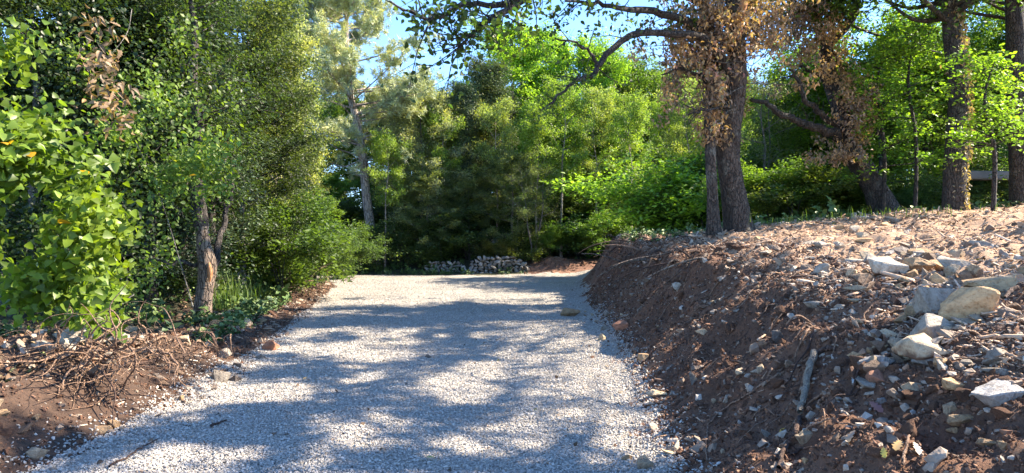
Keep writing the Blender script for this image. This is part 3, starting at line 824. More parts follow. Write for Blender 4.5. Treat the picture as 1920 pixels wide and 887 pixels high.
rock_field(48, f_left, 'one of the mixed stones along the left verge soil', 'stones along the left verge', .07, .17, ['grey', 'cream', 'tan', 'brown'])
rock_field(18, f_toe, 'one of the stones rolled down to the foot of the bank', 'stones at the bank foot', .045, .11, ['grey', 'cream', 'tan', 'white'])

# ------------------------------------------------------------------ dry stone wall at the bend
def stone_wall(label, pxa, pxb, Y, h, seed):
    r = np.random.default_rng(seed)
    xa, xb = (pxa - CX) / F_PX * Y, (pxb - CX) / F_PX * Y
    t = thing('dry_stone_wall', label, 'stone wall', ((xa + xb) / 2, Y, 0))
    z = 0; row = 0
    while z < h:
        rh = r.uniform(.13, .22); x = xa + r.uniform(0, .2)
        while x < xb:
            w = r.uniform(.16, .38)
            env = h * (1 - .55 * abs((x - xa) / (xb - xa) * 2 - 1) ** 3) * (1 + .25 * fbm(np.array([x * 1.3]), np.array([seed * 1.]), octs=2, seed=seed)[0])
            if z < env:
                g = hz(x, Y)
                base = ROCKS[r.integers(12)]
                o = link('stone', base, t, (x + w / 2 - (xa + xb) / 2, r.normal(0, .05) + z * .35, -.05 + z + rh / 2 + hz(x, Y - .6)), (r.normal(0, .4), r.normal(0, .4), r.normal(0, 1.2)),
                         (w * 1.25, w * 1.1, rh * r.uniform(1.4, 2.1)), [(.29, .275, .25), (.36, .34, .31), (.22, .205, .18)][r.integers(3)])
                o.data = base
            x += w * .78
        z += rh * .74; row += 1
    return t
stone_wall('low broken stretch of dry stone wall, left of the gap at the bend', 788, 868, 28.6, .5, 5)
stone_wall('taller grey dry stone wall facing the track at the bend', 874, 988, 28.4, .7, 8)

# ------------------------------------------------------------------ trees
def rot_az(a): return np.array([math.cos(a), math.sin(a), 0])

def make_template(name, seed, H=10, R=2.6, base=.15, limbs=14, twigs=6, tlen=.3, lpn=55, leaf=.11, shp=KITE, sig=.22, mat=M_LEAF, bark=M_BARKD,
                  r0=.13, prof='round', rise=.5, stems=1, up=.45, droop=0., up_w=0.6):
    """skeleton: stems -> limbs -> twigs; leaves gather round the twig ends"""
    r = np.random.default_rng(seed)
    wood = Acc(); C = []; D = []
    for s_ in range(stems):
        az0 = r.uniform(0, 6.28); lean = r.uniform(.02, .1) * H * (1 if stems == 1 else 2.0)
        top = np.array([math.cos(az0) * lean, math.sin(az0) * lean, H * r.uniform(.86, 1)])
        k = 6
        ts = np.linspace(0, 1, k)
        P = np.stack([top[0] * ts + r.normal(0, .02 * H, k) * ts, top[1] * ts + r.normal(0, .02 * H, k) * ts, top[2] * ts - .15], 1)
        rad = r0 * (1 - ts * .88) / (1 if stems == 1 else 1.4)
        tube(wood, P, rad, 7, 3, .08, seed)
        nl = limbs // stems
        for i in range(nl):
            f = base + (1 - base) * ((i + r.uniform(0, 1)) / nl) ** up_w
            f = min(f, .97)
            st = np.array([np.interp(f, ts, P[:, j]) for j in range(3)])
            a = i * 2.4 + r.uniform(-.5, .5)
            u = (f - base) / (1 - base)
            pr = {'round': math.sqrt(max(0, 1 - (2 * u - .85) ** 2 * .75)), 'cone': 1.05 - .85 * u, 'dome': math.sqrt(max(.02, 1 - u ** 2 * .9)), 'vase': .45 + .6 * u}[prof]
            ln = R * pr * r.uniform(.6, 1.1)
            end = st + rot_az(a) * ln + np.array([0, 0, ln * rise * r.uniform(.4, 1.3) - droop * ln])
            md = (st + end) / 2 + r.normal(0, .07 * ln, 3) + np.array([0, 0, -.05 * ln])
            lr = r0 * .35 * (1 - f * .5)
            tube(wood, [st, md, end], [lr, lr * .6, lr * .2], 4, 2)
            for j in range(twigs):
                g = r.uniform(.25, 1.0)
                b = st + (md - st) * min(1, g * 2) if g < .5 else md + (end - md) * (g * 2 - 1)
                dv = rot_az(a + r.normal(0, 1.1)) + np.array([0, 0, r.normal(.25 - droop, .5)])
                tl = tlen * R * r.uniform(.5, 1.2)
                e = b + dv * tl
                if tl * lr > .0: tube(wood, [b, (b + e) / 2 + r.normal(0, .08 * tl, 3), e], [lr * .3, lr * .22, .004], 3, 1)
                m = int(lpn * r.uniform(.4, 1.5))
                q = r.uniform(.3, 1.1, m)
                c = b + (e - b) * q[:, None] + r.normal(0, sig, (m, 3)) * np.array([1, 1, .65])
                C.append(c); D.append(np.repeat(dv[None], m, 0))
    C = np.concatenate(C); D = np.concatenate(D)
    lf = Acc(); leafset(lf, C, leaf, shp, r, up, D * .7)
    return (wood.mesh(name + '_trunk', bark), lf.mesh(name + '_crown', mat, False), H, R, len(C))

T = {}
T['broad'] = make_template('broad', 1, 10, 2.7, .06, 28, 10, .36, 170, .13, KITE, .17)
T['broad2'] = make_template('broad2', 2, 10, 2.4, .06, 26, 10, .38, 165, .13, KITE, .16, prof='round', rise=.8)
T['holm'] = make_template('holm', 3, 8, 2.6, .04, 30, 10, .34, 180, .095, KITE, .15, bark=M_BARKG, prof='round')
T['juniper'] = make_template('juniper', 4, 9, 1.5, .03, 36, 9, .3, 120, .1, KITEN, .15, mat=M_NEEDLE, prof='cone', rise=.9)
T['wispy'] = make_template('wispy', 5, 8, 1.9, .12, 18, 9, .4, 45, .08, KITE, .25, bark=M_BARKG, stems=2, prof='round', rise=.7)
T['shrub'] = make_template('shrub', 6, 2.2, 1.3, .03, 24, 8, .4, 120, .075, KITE, .11, r0=.03, stems=4, prof='dome', rise=.6)
T['shrub2'] = make_template('shrub2', 7, 1.6, 1.4, .03, 18, 6, .4, 60, .09, OVAL, .14, r0=.025, stems=4, prof='dome', rise=.5)
T['layered'] = make_template('layered', 8, 9, 3.4, .16, 22, 10, .3, 75, .13, OVAL, .17, prof='dome', rise=.15, up=.8)

T['slender'] = make_template('slender', 9, 8, 1.5, .42, 16, 8, .4, 110, .1, KITE, .16, bark=M_BARKP, r0=.085, prof='round', rise=.8)

def put_tree(tpl, X, Y, Hm, col, label, cat='tree', wide=1., rz=None, group=None, z=None, name=None, wood=None):
    tr, cr, H, R, _ = T[tpl]
    r = random.Random(int(X * 131 + Y * 17))
    k = Hm / H
    rz = r.uniform(0, 6.28) if rz is None else rz
    t = thing(name or {'tree': 'tree', 'shrub': 'shrub'}.get(cat, 'tree'), label, cat, (X, Y, hz(X, Y) if z is None else z), rz, group)
    a = link('trunk' if cat == 'tree' else 'stem', tr, t, scale=(k * wide, k * wide, k))
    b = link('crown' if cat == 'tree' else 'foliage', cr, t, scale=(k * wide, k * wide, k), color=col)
    b['kind'] = 'stuff'
    return t
def ptree(tpl, px, Y, topy, col, label, **kw):
    X = (px - CX) / F_PX * Y
    z = hz(X, Y); top = CAM_Z - (topy - CY) / F_PX * Y
    return put_tree(tpl, X, Y, top - z, col, label, **kw)

G_BR = (.23, .38, .06); G_MID = (.13, .23, .05); G_DK = (.09, .14, .05); G_GREY = (.17, .215, .12); G_OL = (.2, .25, .12); G_YEL = (.25, .3, .16); G_BLUE = (.08, .12, .07)
# the trees facing the bend
rb0 = np.random.default_rng(44)
ptree('holm', 790, 30.5, 178, (.29, .32, .21), 'rounded grey-green holm oak just right of the pale pine trunk', wide=.8)
ptree('holm', 866, 32, 178, (.27, .3, .17), 'olive-brown topped holm oak between the rounded grey one and the dark juniper', wide=.9)
ptree('juniper', 898, 32, 120, (0.109, 0.145, 0.080), 'tall narrow grey-green juniper in the middle of the wood edge', wide=1.25)
ptree('juniper', 868, 31, 160, G_BLUE, 'thin dark juniper with bare tip left of the tall narrow one', wide=.8)
ptree('broad2', 955, 36, 50, G_BR, 'bright yellow-green broadleaf tree, left peak of the tall pair', wide=1.0)
ptree('broad', 1065, 39, 40, G_BR, 'bright green broadleaf tree, right peak of the tall pair', wide=.9)
ptree('broad', 1165, 41, 75, (.09, .17, .03), 'green ivy-clad tree below the overhanging oak limb', wide=.8)
ptree('wispy', 1225, 42, 100, G_GREY, 'wispy grey-leaved tree with bare stems left of the oak trunks', wide=1.1)
ptree('holm', 1290, 42, 130, G_MID, 'mid green bushy tree directly behind the oak trunks', wide=.9)
ptree('broad', 1040, 34, 200, G_MID, 'shorter dark leafy tree in front of the bright pair', wide=1.0)
ptree('holm', 960, 30, 290, (.17, .22, .11), 'low bushy tree at the foot of the tall juniper', wide=1.1)
ptree('broad2', 1150, 33, 230, G_MID, 'short green tree at the far end of the soil bank', wide=1.1)
ptree('holm', 800, 29.5, 320, (.17, .22, .11), 'low grey-green tree behind the broken wall stretch', wide=1.1)
ptree('holm', 880, 30.5, 330, (.17, .22, .11), 'low rounded tree above the taller stone wall', wide=1.0)
ptree('wispy', 1000, 29, 300, G_GREY, 'thin stemmed sapling with pale bare trunks above the wall', wide=.9)
ptree('wispy', 750, 30, 360, (0.145, 0.174, 0.087), 'small wispy tree crowding the pine trunk', wide=.8)
for k, px_ in enumerate(range(700, 1400, 46)):
    ptree(['broad', 'holm', 'broad2'][k % 3], px_ + rb0.uniform(-10, 10), rb0.uniform(43, 48), rb0.uniform(120, 200), [(.1, .17, .04), (0.131, 0.174, 0.087), (.08, .14, .04)][k % 3], 'one of the second-row trees filling gaps behind the wood edge', wide=1.0, group='second row of trees behind the wood edge')
for k, (px_, Y_, ty_, lb_) in enumerate([(722, 28.8, 250, 'slim tree with pale bare stem just right of the pine'), (828, 30.2, 210, 'slim pale-stemmed tree behind the gap in the wall'), (935, 30.4, 190, 'slim pale-stemmed tree beside the tall juniper'),
    (1003, 29.8, 200, 'slender sunlit stem right of the taller wall'), (1052, 30.6, 150, 'slender tree with light trunk behind the red earth heap'), (1118, 31, 170, 'slender tree with light trunk near the far tip of the bank'), (1180, 30, 180, 'slim tree rising behind the far tip of the bank'),
    (1245, 27, 190, 'slim tree between the bank tip and the oak stems'), (1292, 26, 150, 'slim tree just left of the oak stems')]):
    ptree('slender', px_, Y_, ty_, [(.22, .32, .08), (.19, .29, .07), (.26, .33, .13)][k % 3], lb_, wide=.8)
# left of the pine
ptree('broad', 630, 36, 320, G_MID, 'green tree seen low behind the pine trunk on its left', wide=1.0)
ptree('holm', 560, 27, 340, (0.145, 0.174, 0.072), 'dull green tree left of the pine above the road corner', wide=1.1)
ptree('holm', 520, 19, 50, (.33, .37, .21), 'tall tree with pale yellow-olive crown left of the pine', wide=.58)
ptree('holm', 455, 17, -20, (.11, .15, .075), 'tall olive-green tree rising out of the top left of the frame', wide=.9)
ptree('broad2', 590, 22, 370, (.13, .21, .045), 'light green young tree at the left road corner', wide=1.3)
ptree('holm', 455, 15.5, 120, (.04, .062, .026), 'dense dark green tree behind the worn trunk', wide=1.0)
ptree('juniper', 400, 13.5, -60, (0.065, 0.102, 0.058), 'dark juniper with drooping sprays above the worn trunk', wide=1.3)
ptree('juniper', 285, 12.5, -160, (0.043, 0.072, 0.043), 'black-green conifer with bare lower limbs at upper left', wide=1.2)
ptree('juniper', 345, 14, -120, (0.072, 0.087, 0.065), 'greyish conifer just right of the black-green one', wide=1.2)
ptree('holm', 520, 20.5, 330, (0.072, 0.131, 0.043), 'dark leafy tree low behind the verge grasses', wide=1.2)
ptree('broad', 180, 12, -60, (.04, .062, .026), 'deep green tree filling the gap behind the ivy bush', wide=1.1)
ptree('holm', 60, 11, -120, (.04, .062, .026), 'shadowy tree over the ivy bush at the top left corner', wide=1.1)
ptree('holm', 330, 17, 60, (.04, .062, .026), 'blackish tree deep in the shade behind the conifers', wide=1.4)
# shrubs of the left wood edge
for a in [
 ('shrub', 475, 16.5, 430, (.08, .13, .035), 'leafy green shrub right of the worn trunk'),
 ('shrub2', 530, 16, 440, (.09, .15, .03), 'light green shrub by the verge grasses'),
 ('shrub', 590, 19.5, 450, (.08, .13, .035), 'low round shrub at the left road corner'),
 ('shrub', 520, 18, 380, (0.072, 0.131, 0.043), 'tall dark shrub between the two light green ones'),
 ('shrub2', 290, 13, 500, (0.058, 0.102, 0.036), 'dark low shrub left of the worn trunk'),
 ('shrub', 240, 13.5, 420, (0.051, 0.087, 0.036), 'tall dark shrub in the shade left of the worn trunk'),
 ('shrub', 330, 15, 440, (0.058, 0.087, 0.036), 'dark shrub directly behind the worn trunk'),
 ('shrub', 640, 25.5, 430, (0.087, 0.145, 0.051), 'shrub at the road corner under the pine'),
 ('shrub2', 670, 29, 440, (0.072, 0.116, 0.043), 'dark shrub at the foot of the pine')]:
    ptree(*a, cat='shrub', wide=1.3)
for k, a in enumerate([(760, 29.5, 430, G_DK, 'dark low shrub behind the left end of the broken wall'), (820, 29.8, 435, G_DK, 'blackish shrub over the broken wall stretch'), (875, 30, 430, G_DK, 'dark shrub above the gap between the wall stretches'),
          (930, 29.2, 455, (.16, .17, .06), 'straw-green shrub growing on top of the taller wall'), (985, 29.4, 450, (.12, .16, .05), 'pale green shrub right of the taller wall top'), (1030, 30, 430, G_MID, 'green shrub above the dug red soil'),
          (1085, 30.5, 420, (0.072, 0.145, 0.043), 'dark green shrub at the end of the dug red soil'), (1135, 30, 405, G_MID, 'ivy-green shrub beside the far tip of the bank')]):
    ptree('shrub' if k % 2 else 'shrub2', *a, cat='shrub', wide=1.3)
for k, a in enumerate([
 (1205, 24, 340, G_BR, 'sunny yellow-green shrub behind the left part of the bank top'), (1265, 23, 350, (.12, .19, .04), 'bright shrub left of the slender oak stem'),
 (1320, 22, 330, G_BR, 'bright green shrub peeping beside the slender oak stem'), (1440, 19, 320, G_MID, 'green shrub right of the large oak trunk'),
 (1490, 18, 345, (.13, .17, .04), 'yellow-green shrub between oak and leaning tree'), (1550, 18.5, 320, (.12, .17, .035), 'bright low shrub left of the leaning tree foot'),
 (1610, 19, 345, (0.116, 0.174, 0.043), 'olive shrub hugging the leaning tree foot'), (1700, 17.5, 360, (0.058, 0.116, 0.043), 'dark shrub between leaning tree and upright trunk'),
 (1745, 18, 350, G_DK, 'dark shrub just left of the upright trunk'), (1830, 19, 335, (0.043, 0.087, 0.036), 'shady shrub right of the upright trunk'), (1890, 18.5, 330, G_DK, 'shady shrub at the right edge'),
 (1390, 24, 280, (.1, .17, .035), 'tall shrub glimpsed between the oak trunks')]):
    ptree('shrub' if k % 2 else 'shrub2', *a, cat='shrub', wide=1.5)
# right-hand wood
for a in [
 ('layered', 1660, 21, -20, (0.160, 0.285, 0.039), 'bright hornbeam with layered leaves between leaning tree and upright trunk', .9),
 ('layered', 1850, 20, -40, (0.144, 0.255, 0.039), 'leafy green hornbeam right of the upright trunk', .85),
 ('layered', 1480, 24, 60, (0.128, 0.225, 0.046), 'green tree with layered sprays behind the oak and leaning tree', .9),
 ('holm', 1740, 23, 40, (0.139, 0.240, 0.056), 'dense green tree behind the upright trunk', 1.0),
 ('broad', 1570, 24, 80, (0.128, 0.210, 0.046), 'broad green tree behind the leaning tree', .9),
 ('wispy', 1430, 22, 130, G_GREY, 'grey wispy tree just right of the large oak trunk', 1.0),
 ('holm', 1350, 38, 150, (0.186, 0.283, 0.075), 'green tree filling the view between the oak stems', 1.0),
 ('holm', 1950, 19, 20, (0.115, 0.217, 0.056), 'dark green tree beyond the right edge trunk', 1.1)]:
    ptree(*a[:5], a[5], wide=a[6])
# deeper wood: closes the view beyond the first row
rb = np.random.default_rng(55)
for k in range(34):
    px = -150 + k * 66 + rb.uniform(-20, 20); Y = rb.uniform(49, 60)
    if 600 < px < 740: top = 330
    else: top = (rb.uniform(200, 280) if 700 < px < 1250 else rb.uniform(120, 220))
    tp = ['broad', 'holm', 'broad2', 'holm'][k % 4]
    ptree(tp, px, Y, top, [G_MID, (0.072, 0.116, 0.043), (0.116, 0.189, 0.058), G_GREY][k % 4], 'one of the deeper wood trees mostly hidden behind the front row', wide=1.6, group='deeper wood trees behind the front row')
for k in range(10):
    px = (-60 + k * 36) if k < 8 else (1500 + (k - 8) * 250); Y = rb.uniform(22, 30)
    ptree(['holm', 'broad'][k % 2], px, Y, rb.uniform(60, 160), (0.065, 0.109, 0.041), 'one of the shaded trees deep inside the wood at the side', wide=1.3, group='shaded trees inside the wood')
for k in range(26):
    px = -40 + k * 80 + rb.uniform(-25, 25); Y = rb.uniform(31, 36)
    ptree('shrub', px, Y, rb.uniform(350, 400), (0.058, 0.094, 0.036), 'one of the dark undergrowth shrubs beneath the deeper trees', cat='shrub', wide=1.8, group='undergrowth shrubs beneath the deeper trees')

# added trees out of frame, crowns built from the wanted shade patches on the track
def spreading(label, X, Y, seed, sel):
    r = np.random.default_rng(seed)
    b = Vector((X, Y, hz(X, Y))); t = thing('tree', label, 'tree', b)
    w = Acc(); P = np.array([(0, 0, -.3), (.1, 0, 2), (-.2, .1, 4), (-.3, .2, 6), (-.2, 0, 8.5)])
    tube(w, P, [.35, .28, .24, .18, .05], 12, 4, .08, seed); S = spline(P, 6)
    cs = []
    gx_ = r.uniform(-5, 2.5, 2200); gy_ = r.uniform(2.5, 17, 2200)
    f = shade_field(gx_, gy_)
    h = r.uniform(7.2, 9.6, 2200); tt_ = h / sdir.z
    p = np.stack([gx_ + sdir.x * tt_, gy_ + sdir.y * tt_, h], 1)
    m = (f > .05) & sel(p); p = p[m] - np.array(tuple(b)); p = p[:150]
    lf = Acc(); pts = []
    for k, c in enumerate(p):
        if k % 9 == 0:
            st = S[int(r.uniform(.45, .95) * (len(S) - 1))]
            tube(w, [st, (st + c) / 2 + r.normal(0, .25, 3), c], [.06, .035, .008], 5, 3)
        pts.append(c + r.normal(0, .3, (105, 3)) * np.array([1, 1, .6]))
    pts = keep_shade(np.concatenate(pts), b, r, .05)
    leafset(lf, pts, .12, OVAL, r, .5)
    link('trunk', w.mesh('spreading_trunk', M_BARKD), t)
    c = link('crown', lf.mesh('spreading_crown', M_LEAF, False), t, color=(0.102, 0.189, 0.043)); c['kind'] = 'stuff'
spreading('nearer of the two unseen trees added right of the picture to shade the track', 10.5, 6.0, 401, lambda p: p[:, 1] < 10.2)
spreading('farther of the two unseen trees added right of the picture to shade the track', 15.0, 18.5, 402, lambda p: p[:, 1] >= 10.2)
# tall pale pine
def pine():
    r = np.random.default_rng(77)
    Y = 30.0
    pts = [Wp(704, 500, Y), Wp(696, 440, Y), Wp(687, 370, Y), Wp(681, 300, Y), Wp(668, 225, Y), Wp(655, 170, Y), Wp(650, 90, Y), Wp(650, 0, Y), Wp(655, -60, Y)]
    b = Vector((pts[0].x, Y, hz(pts[0].x, Y)))
    t = thing('pine_tree', 'tall pine with pale slanting trunk and hazy grey-green crown', 'tree', b)
    P = [p - b for p in pts]; P[0].z = -.2
    w = Acc(); tube(w, P, [.27, .22, .2, .185, .17, .14, .11, .08, .03], 10, 4, .06, 3)
    Pn = np.array([tuple(p) for p in P]); Cn = []; Dn = []
    for i in range(66):
        f = r.uniform(.42, .92) if i > 14 else r.uniform(.3, .55)
        j = f * (len(Pn) - 1); st = Pn[int(j)] + (Pn[min(int(j) + 1, len(Pn) - 1)] - Pn[int(j)]) * (j % 1)
        a = i * 2.4 + r.uniform(-.4, .4); ln = (3.7 * (1.1 - max(f - .6, 0) * 1.3)) * r.uniform(.5, 1.05)
        if i <= 14: ln *= .55
        e = st + rot_az(a) * ln + np.array([0, 0, ln * r.uniform(-.05, .5)])
        md = (st + e) / 2 + r.normal(0, .1, 3)
        tube(w, [st, md, e], [.045, .03, .01], 4, 2)
        for q in range(12 if i > 14 else 3):
            g = r.uniform(.3, 1); bb = md + (e - md) * (g * 2 - 1) if g > .5 else st + (md - st) * g * 2
            dv = rot_az(a + r.normal(0, .8)) + np.array([0, 0, r.normal(.4, .3)]); ee = bb + dv * r.uniform(.3, .9)
            tube(w, [bb, ee], [.012, .004], 3, 1)
            if i > 14 or q == 0:
                for s_ in range(5):
                    c = bb + (ee - bb) * r.uniform(.3, 1.1) + r.normal(0, .16, 3); m = 40
                    Cn.append(np.repeat(c[None], m, 0) + r.normal(0, .05, (m, 3))); dd = r.normal(size=(m, 3)); dd[:, 2] += .5; Dn.append(dd * 1.5)
    link('trunk', w.mesh('pine_trunk', M_BARKP), t)
    lf = Acc(); leafset(lf, np.concatenate(Cn), .2, (BLADE[0] * np.array([1, 2.4, 1]), BLADE[1]), r, .2, np.concatenate(Dn), spread=.3)
    c = link('crown', lf.mesh('pine_crown', M_NEEDLE, False), t, color=(.4, .44, .28)); c['kind'] = 'stuff'
pine()

# ---- near oak with two thin companions, overhanging limbs and dead brown leaves
def leaf_parts(parent, pts, meshes, size, rng, col, n=300, tilt=.9, name='leaf', jit=.3):
    for k in range(min(n, len(pts))):
        o = link(name, meshes[k % len(meshes)], parent, loc=pts[k], rot=(rng.normal(0, tilt), rng.normal(.4, tilt * .7), rng.uniform(0, 6.28)),
                 scale=size * rng.uniform(1 - jit, 1 + jit), color=[c * rng.uniform(.8, 1.25) for c in col])
def single(shp, name, mat, seed=0):
    a = Acc(); a.add(shp[0], shp[1]); return a.mesh(name, mat)
LM_OAK = [single(OAK, 'oak_leaf', M_LEAF), single(OVATE, 'oval_leaf', M_LEAF)]
LM_IVY = [single(IVY, 'ivy_leaf', M_GLOSSY), single(IVY2, 'ivy_lobed_leaf', M_GLOSSY)]
LM_DEAD = [single(LIMP, 'dry_leaf', M_DEAD), single(OAK, 'dry_oak_leaf', M_DEAD)]

def twigs_from(acc, P, rng, n, ln, rad, every=1., up=0., sub=2):
    """side twigs off a polyline; returns leaf sites"""
    P = np.asarray([tuple(p) for p in P]); out = []
    for i in range(n):
        j = rng.uniform(.1, 1) * (len(P) - 1.001); k = int(j)
        b = P[k] + (P[k + 1] - P[k]) * (j % 1)
        ax = P[k + 1] - P[k]; ax /= np.linalg.norm(ax) + 1e-9
        dv = rng.normal(size=3); dv -= ax * np.dot(dv, ax) * .6; dv /= np.linalg.norm(dv); dv = dv + ax * .5 + np.array([0, 0, up])
        l = ln * rng.uniform(.4, 1.2); e = b + dv * l; m = (b + e) / 2 + rng.normal(0, .12 * l, 3)
        tube(acc, [b, m, e], [rad, rad * .6, rad * .25], 4, 2)
        out += [b + (e - b) * q for q in rng.uniform(.35, 1, 3)] + [e]
        for s_ in range(sub):
            e2 = m + (e - m) * rng.uniform(0, 1) + rng.normal(size=3) * l * .35
            tube(acc, [m + (e - m) * .3, e2], [rad * .4, rad * .15], 3, 1); out.append(e2)
    return np.array(out)

def oak():
    r = np.random.default_rng(99)
    Y = 14.0
    base = Wp(1390, 430, Y); base.z = hz(base.x, Y)
    t = thing('oak_tree', 'old oak on the bank with a thick twisted trunk and limbs hanging over the track', 'tree', base)
    L_ = lambda lst: [Wp(*a) - base for a in lst]
    w = Acc()
    Pm = L_([(1390, 445, Y), (1388, 425, Y), (1380, 370, Y), (1368, 310, Y), (1366, 260, Y), (1374, 210, Y), (1380, 150, Y), (1381, 90, Y), (1378, 30, Y), (1372, -60, Y), (1365, -160, Y), (1370, -260, Y + .5)])
    tube(w, Pm, [.42, .27, .21, .215, .23, .2, .2, .18, .165, .14, .1, .04], 24, 8, .1, 2)
    link('trunk', w.mesh('oak_trunk', M_BARK), t)
    w = Acc()
    P2 = L_([(1338, 440, Y - .3), (1336, 380, Y - .3), (1333, 310, Y - .3), (1332, 240, Y - .2), (1335, 160, Y), (1330, 90, Y), (1322, 20, Y), (1310, -70, Y), (1300, -150, Y)])
    tube(w, P2, [.17, .115, .11, .12, .14, .14, .12, .09, .05], 16, 8, .09, 4)
    link('trunk', w.mesh('oak_second_stem', M_BARK), t)['label'] = 'slender grey second stem left of the thick trunk'
    w = Acc()
    P3 = L_([(1366, 440, Y + .3), (1362, 380, Y + .3), (1354, 320, Y + .3), (1350, 280, Y + .2), (1345, 230, Y)])
    tube(w, P3, [.11, .1, .09, .085, .07], 10, 4, .06, 5)
    link('trunk', w.mesh('oak_third_stem', M_BARK), t)['label'] = 'thin third stem squeezed between the other two'
    w = Acc()
    tube(w, L_([(1385, 75, Y - .24), (1388, 40, Y - .26), (1396, 5, Y - .28), (1400, -18, Y - .2)]), [.03, .09, .07, .01], 8, 3, .2, 8)
    link('torn_wood', w.mesh('torn_wood', M_TORN), t)['label'] = 'orange splintered wound high on the trunk'
    limbs = [
        ([(1378, 150, Y), (1320, 75, Y - .6), (1270, 65, Y - 1), (1205, 62, Y - 1.5), (1155, 85, Y - 2), (1125, 120, Y - 2.2), (1112, 142, Y - 2.3), (1088, 147, Y - 2.5), (1058, 168, Y - 2.6), (1030, 195, Y - 2.8)], .09),
        ([(1330, 60, Y), (1290, 42, Y - .5), (1225, 22, Y - 1.2), (1170, 18, Y - 2), (1120, 8, Y - 2.5), (1060, 2, Y - 3)], .1),
        ([(1322, 10, Y), (1200, -70, Y - 2), (1080, -50, Y - 3.5), (985, -2, Y - 4.6), (935, 26, Y - 5), (895, 55, Y - 5.1), (865, 85, Y - 5.2)], .09),
        ([(1080, -50, Y - 3.5), (1000, -15, Y - 4.5), (930, 12, Y - 5), (870, 10, Y - 5.3), (825, 32, Y - 5.5), (780, 28, Y - 5.6), (730, 2, Y - 5.8)], .055),
        ([(1120, 120, Y - 2.2), (1100, 95, Y - 2.4), (1070, 78, Y - 2.6), (1040, 72, Y - 2.8)], .03),
        ([(1372, -60, Y), (1480, -160, Y - .5), (1560, -260, Y - 1)], .12),
        ([(1372, -80, Y), (1390, -250, Y - 3), (1420, -420, Y - 5)], .12),
        ([(1378, 30, Y), (1430, -20, Y + 1), (1480, -120, Y + 2)], .1),
        ([(1365, -160, Y), (1290, -300, Y - 2), (1200, -420, Y - 4)], .11),
        ([(1335, 160, Y), (1290, 130, Y - .4), (1240, 140, Y - .6)], .05),
        ([(1375, 200, Y), (1330, 205, Y - .8), (1290, 215, Y - 1)], .03),
    ]
    w = Acc(); sites = []
    for k, (pl, r0) in enumerate(limbs):
        P = L_(pl); n = len(P)
        S = spline(P, 4)
        S[1:-1] += r.normal(0, .02, S[1:-1].shape)
        tube(w, S, np.linspace(r0, max(.012, r0 * .18), len(S)), 8, 1, .08, k)
        Ls = sum((P[i + 1] - P[i]).length for i in range(n - 1))
        nt_ = int(Ls * (7 if k in (2, 3) else 5))
        ll = .55 if k in (0, 1, 4) else .6
        if k in (0,): S_ = S[: int(len(S) * .5)]
        else: S_ = S
        sites.append((k, twigs_from(w, S_ if k else S, r, nt_ if k else nt_ // 2, ll, .012)))
    link('limbs', w.mesh('oak_limbs', M_BARKD), t)
    # green leaves on the overhanging limbs: the ones that show largest are single parts
    near = np.concatenate([s for k, s in sites if k in (1, 2, 3, 4)])
    r.shuffle(near)
    pts = near[r.integers(len(near), size=1700)] + r.normal(0, .08, (1700, 3))
    leaf_parts(t, pts[:300], LM_OAK, .085, r, (.05, .085, .028))
    lf = Acc(); leafset(lf, pts[300:], .085, OVATE, r, .2)
    for k, s in sites:
        if k in (5, 6, 7, 8):
            q = s[r.integers(len(s), size=1500)] + r.normal(0, .28, (1500, 3)); leafset(lf, keep_shade(q, base, r), .11, OVAL, r, .3)
        if k == 0:
            q = s[r.integers(len(s), size=200)] + r.normal(0, .1, (200, 3)); leafset(lf, q, .08, OVAL, r, .3)
    # high crown, above the frame
    cc = []
    for i in range(120):
        a = r.uniform(0, 6.28); rd = 3.6 * math.sqrt(r.uniform(0, 1)); c = np.array([rd * math.cos(a) - .6, rd * math.sin(a) - 1.2, r.uniform(5.6, 8.6)])
        m = 130; cc.append(c + r.normal(0, .3, (m, 3)) * np.array([1, 1, .5]))
    leafset(lf, keep_shade(np.concatenate(cc), base, r), .11, OVAL, r, .4)
    c = link('crown', lf.mesh('oak_crown', M_LEAF, False), t, color=(.06, .1, .03)); c['kind'] = 'stuff'
    # dead brown ivy leaves wrapping the stems
    def cloud(cx, cy, sx, sy, n, Yc=Y, sd=.5):
        o = np.array([Wp(cx + r.normal(0, sx), cy + r.normal(0, sy), Yc + r.normal(0, sd)) - base for _ in range(n)])
        return o
    cl = np.concatenate([cloud(1335, 130, 30, 50, 60), cloud(1310, 40, 40, 40, 60), cloud(1270, 90, 32, 40, 45), cloud(1400, 60, 50, 50, 50), cloud(1340, 200, 14, 30, 26, Y - .2, .2), cloud(1440, 30, 28, 40, 40), cloud(1365, 20, 30, 40, 30), cloud(1325, 250, 6, 14, 6, Y - .2, .1), cloud(1255, 180, 14, 20, 8)])
    w = Acc()
    for c_ in cl[:260]:
        f = np.interp(c_[2], [0, 7], [0, 1]); st = np.array([-.2 + .1 * r.normal(), 0, c_[2] + r.uniform(-.6, .3)])
        e = c_ + r.normal(0, .1, 3)
        tube(w, [st, (st + e) / 2 + r.normal(0, .15, 3), e], [.012, .009, .004], 4, 3)
    link('vine_stems', w.mesh('oak_vines', M_BARKG), t)
    pts = cl[r.integers(len(cl), size=8200)] + r.normal(0, .085, (8200, 3)) * np.array([1, 1, 1.4])
    fr = pts[np.argsort(pts[:, 1])]
    leaf_parts(t, fr[:600:2], LM_DEAD, .085, r, (.36, .235, .17), tilt=.7, name='dead_leaf')
    lf = Acc(); down = np.tile(np.array([[0, 0, -1.4]]), (len(fr) - 300, 1))
    rest = np.concatenate([fr[1:600:2], fr[600:]])
    leafset(lf, rest, .085, LIMP, r, -.1, down[:len(rest)])
    c = link('dead_leaves', lf.mesh('oak_dead_leaves', M_DEAD, False), t, color=(.36, .235, .17)); c['kind'] = 'stuff'
oak()

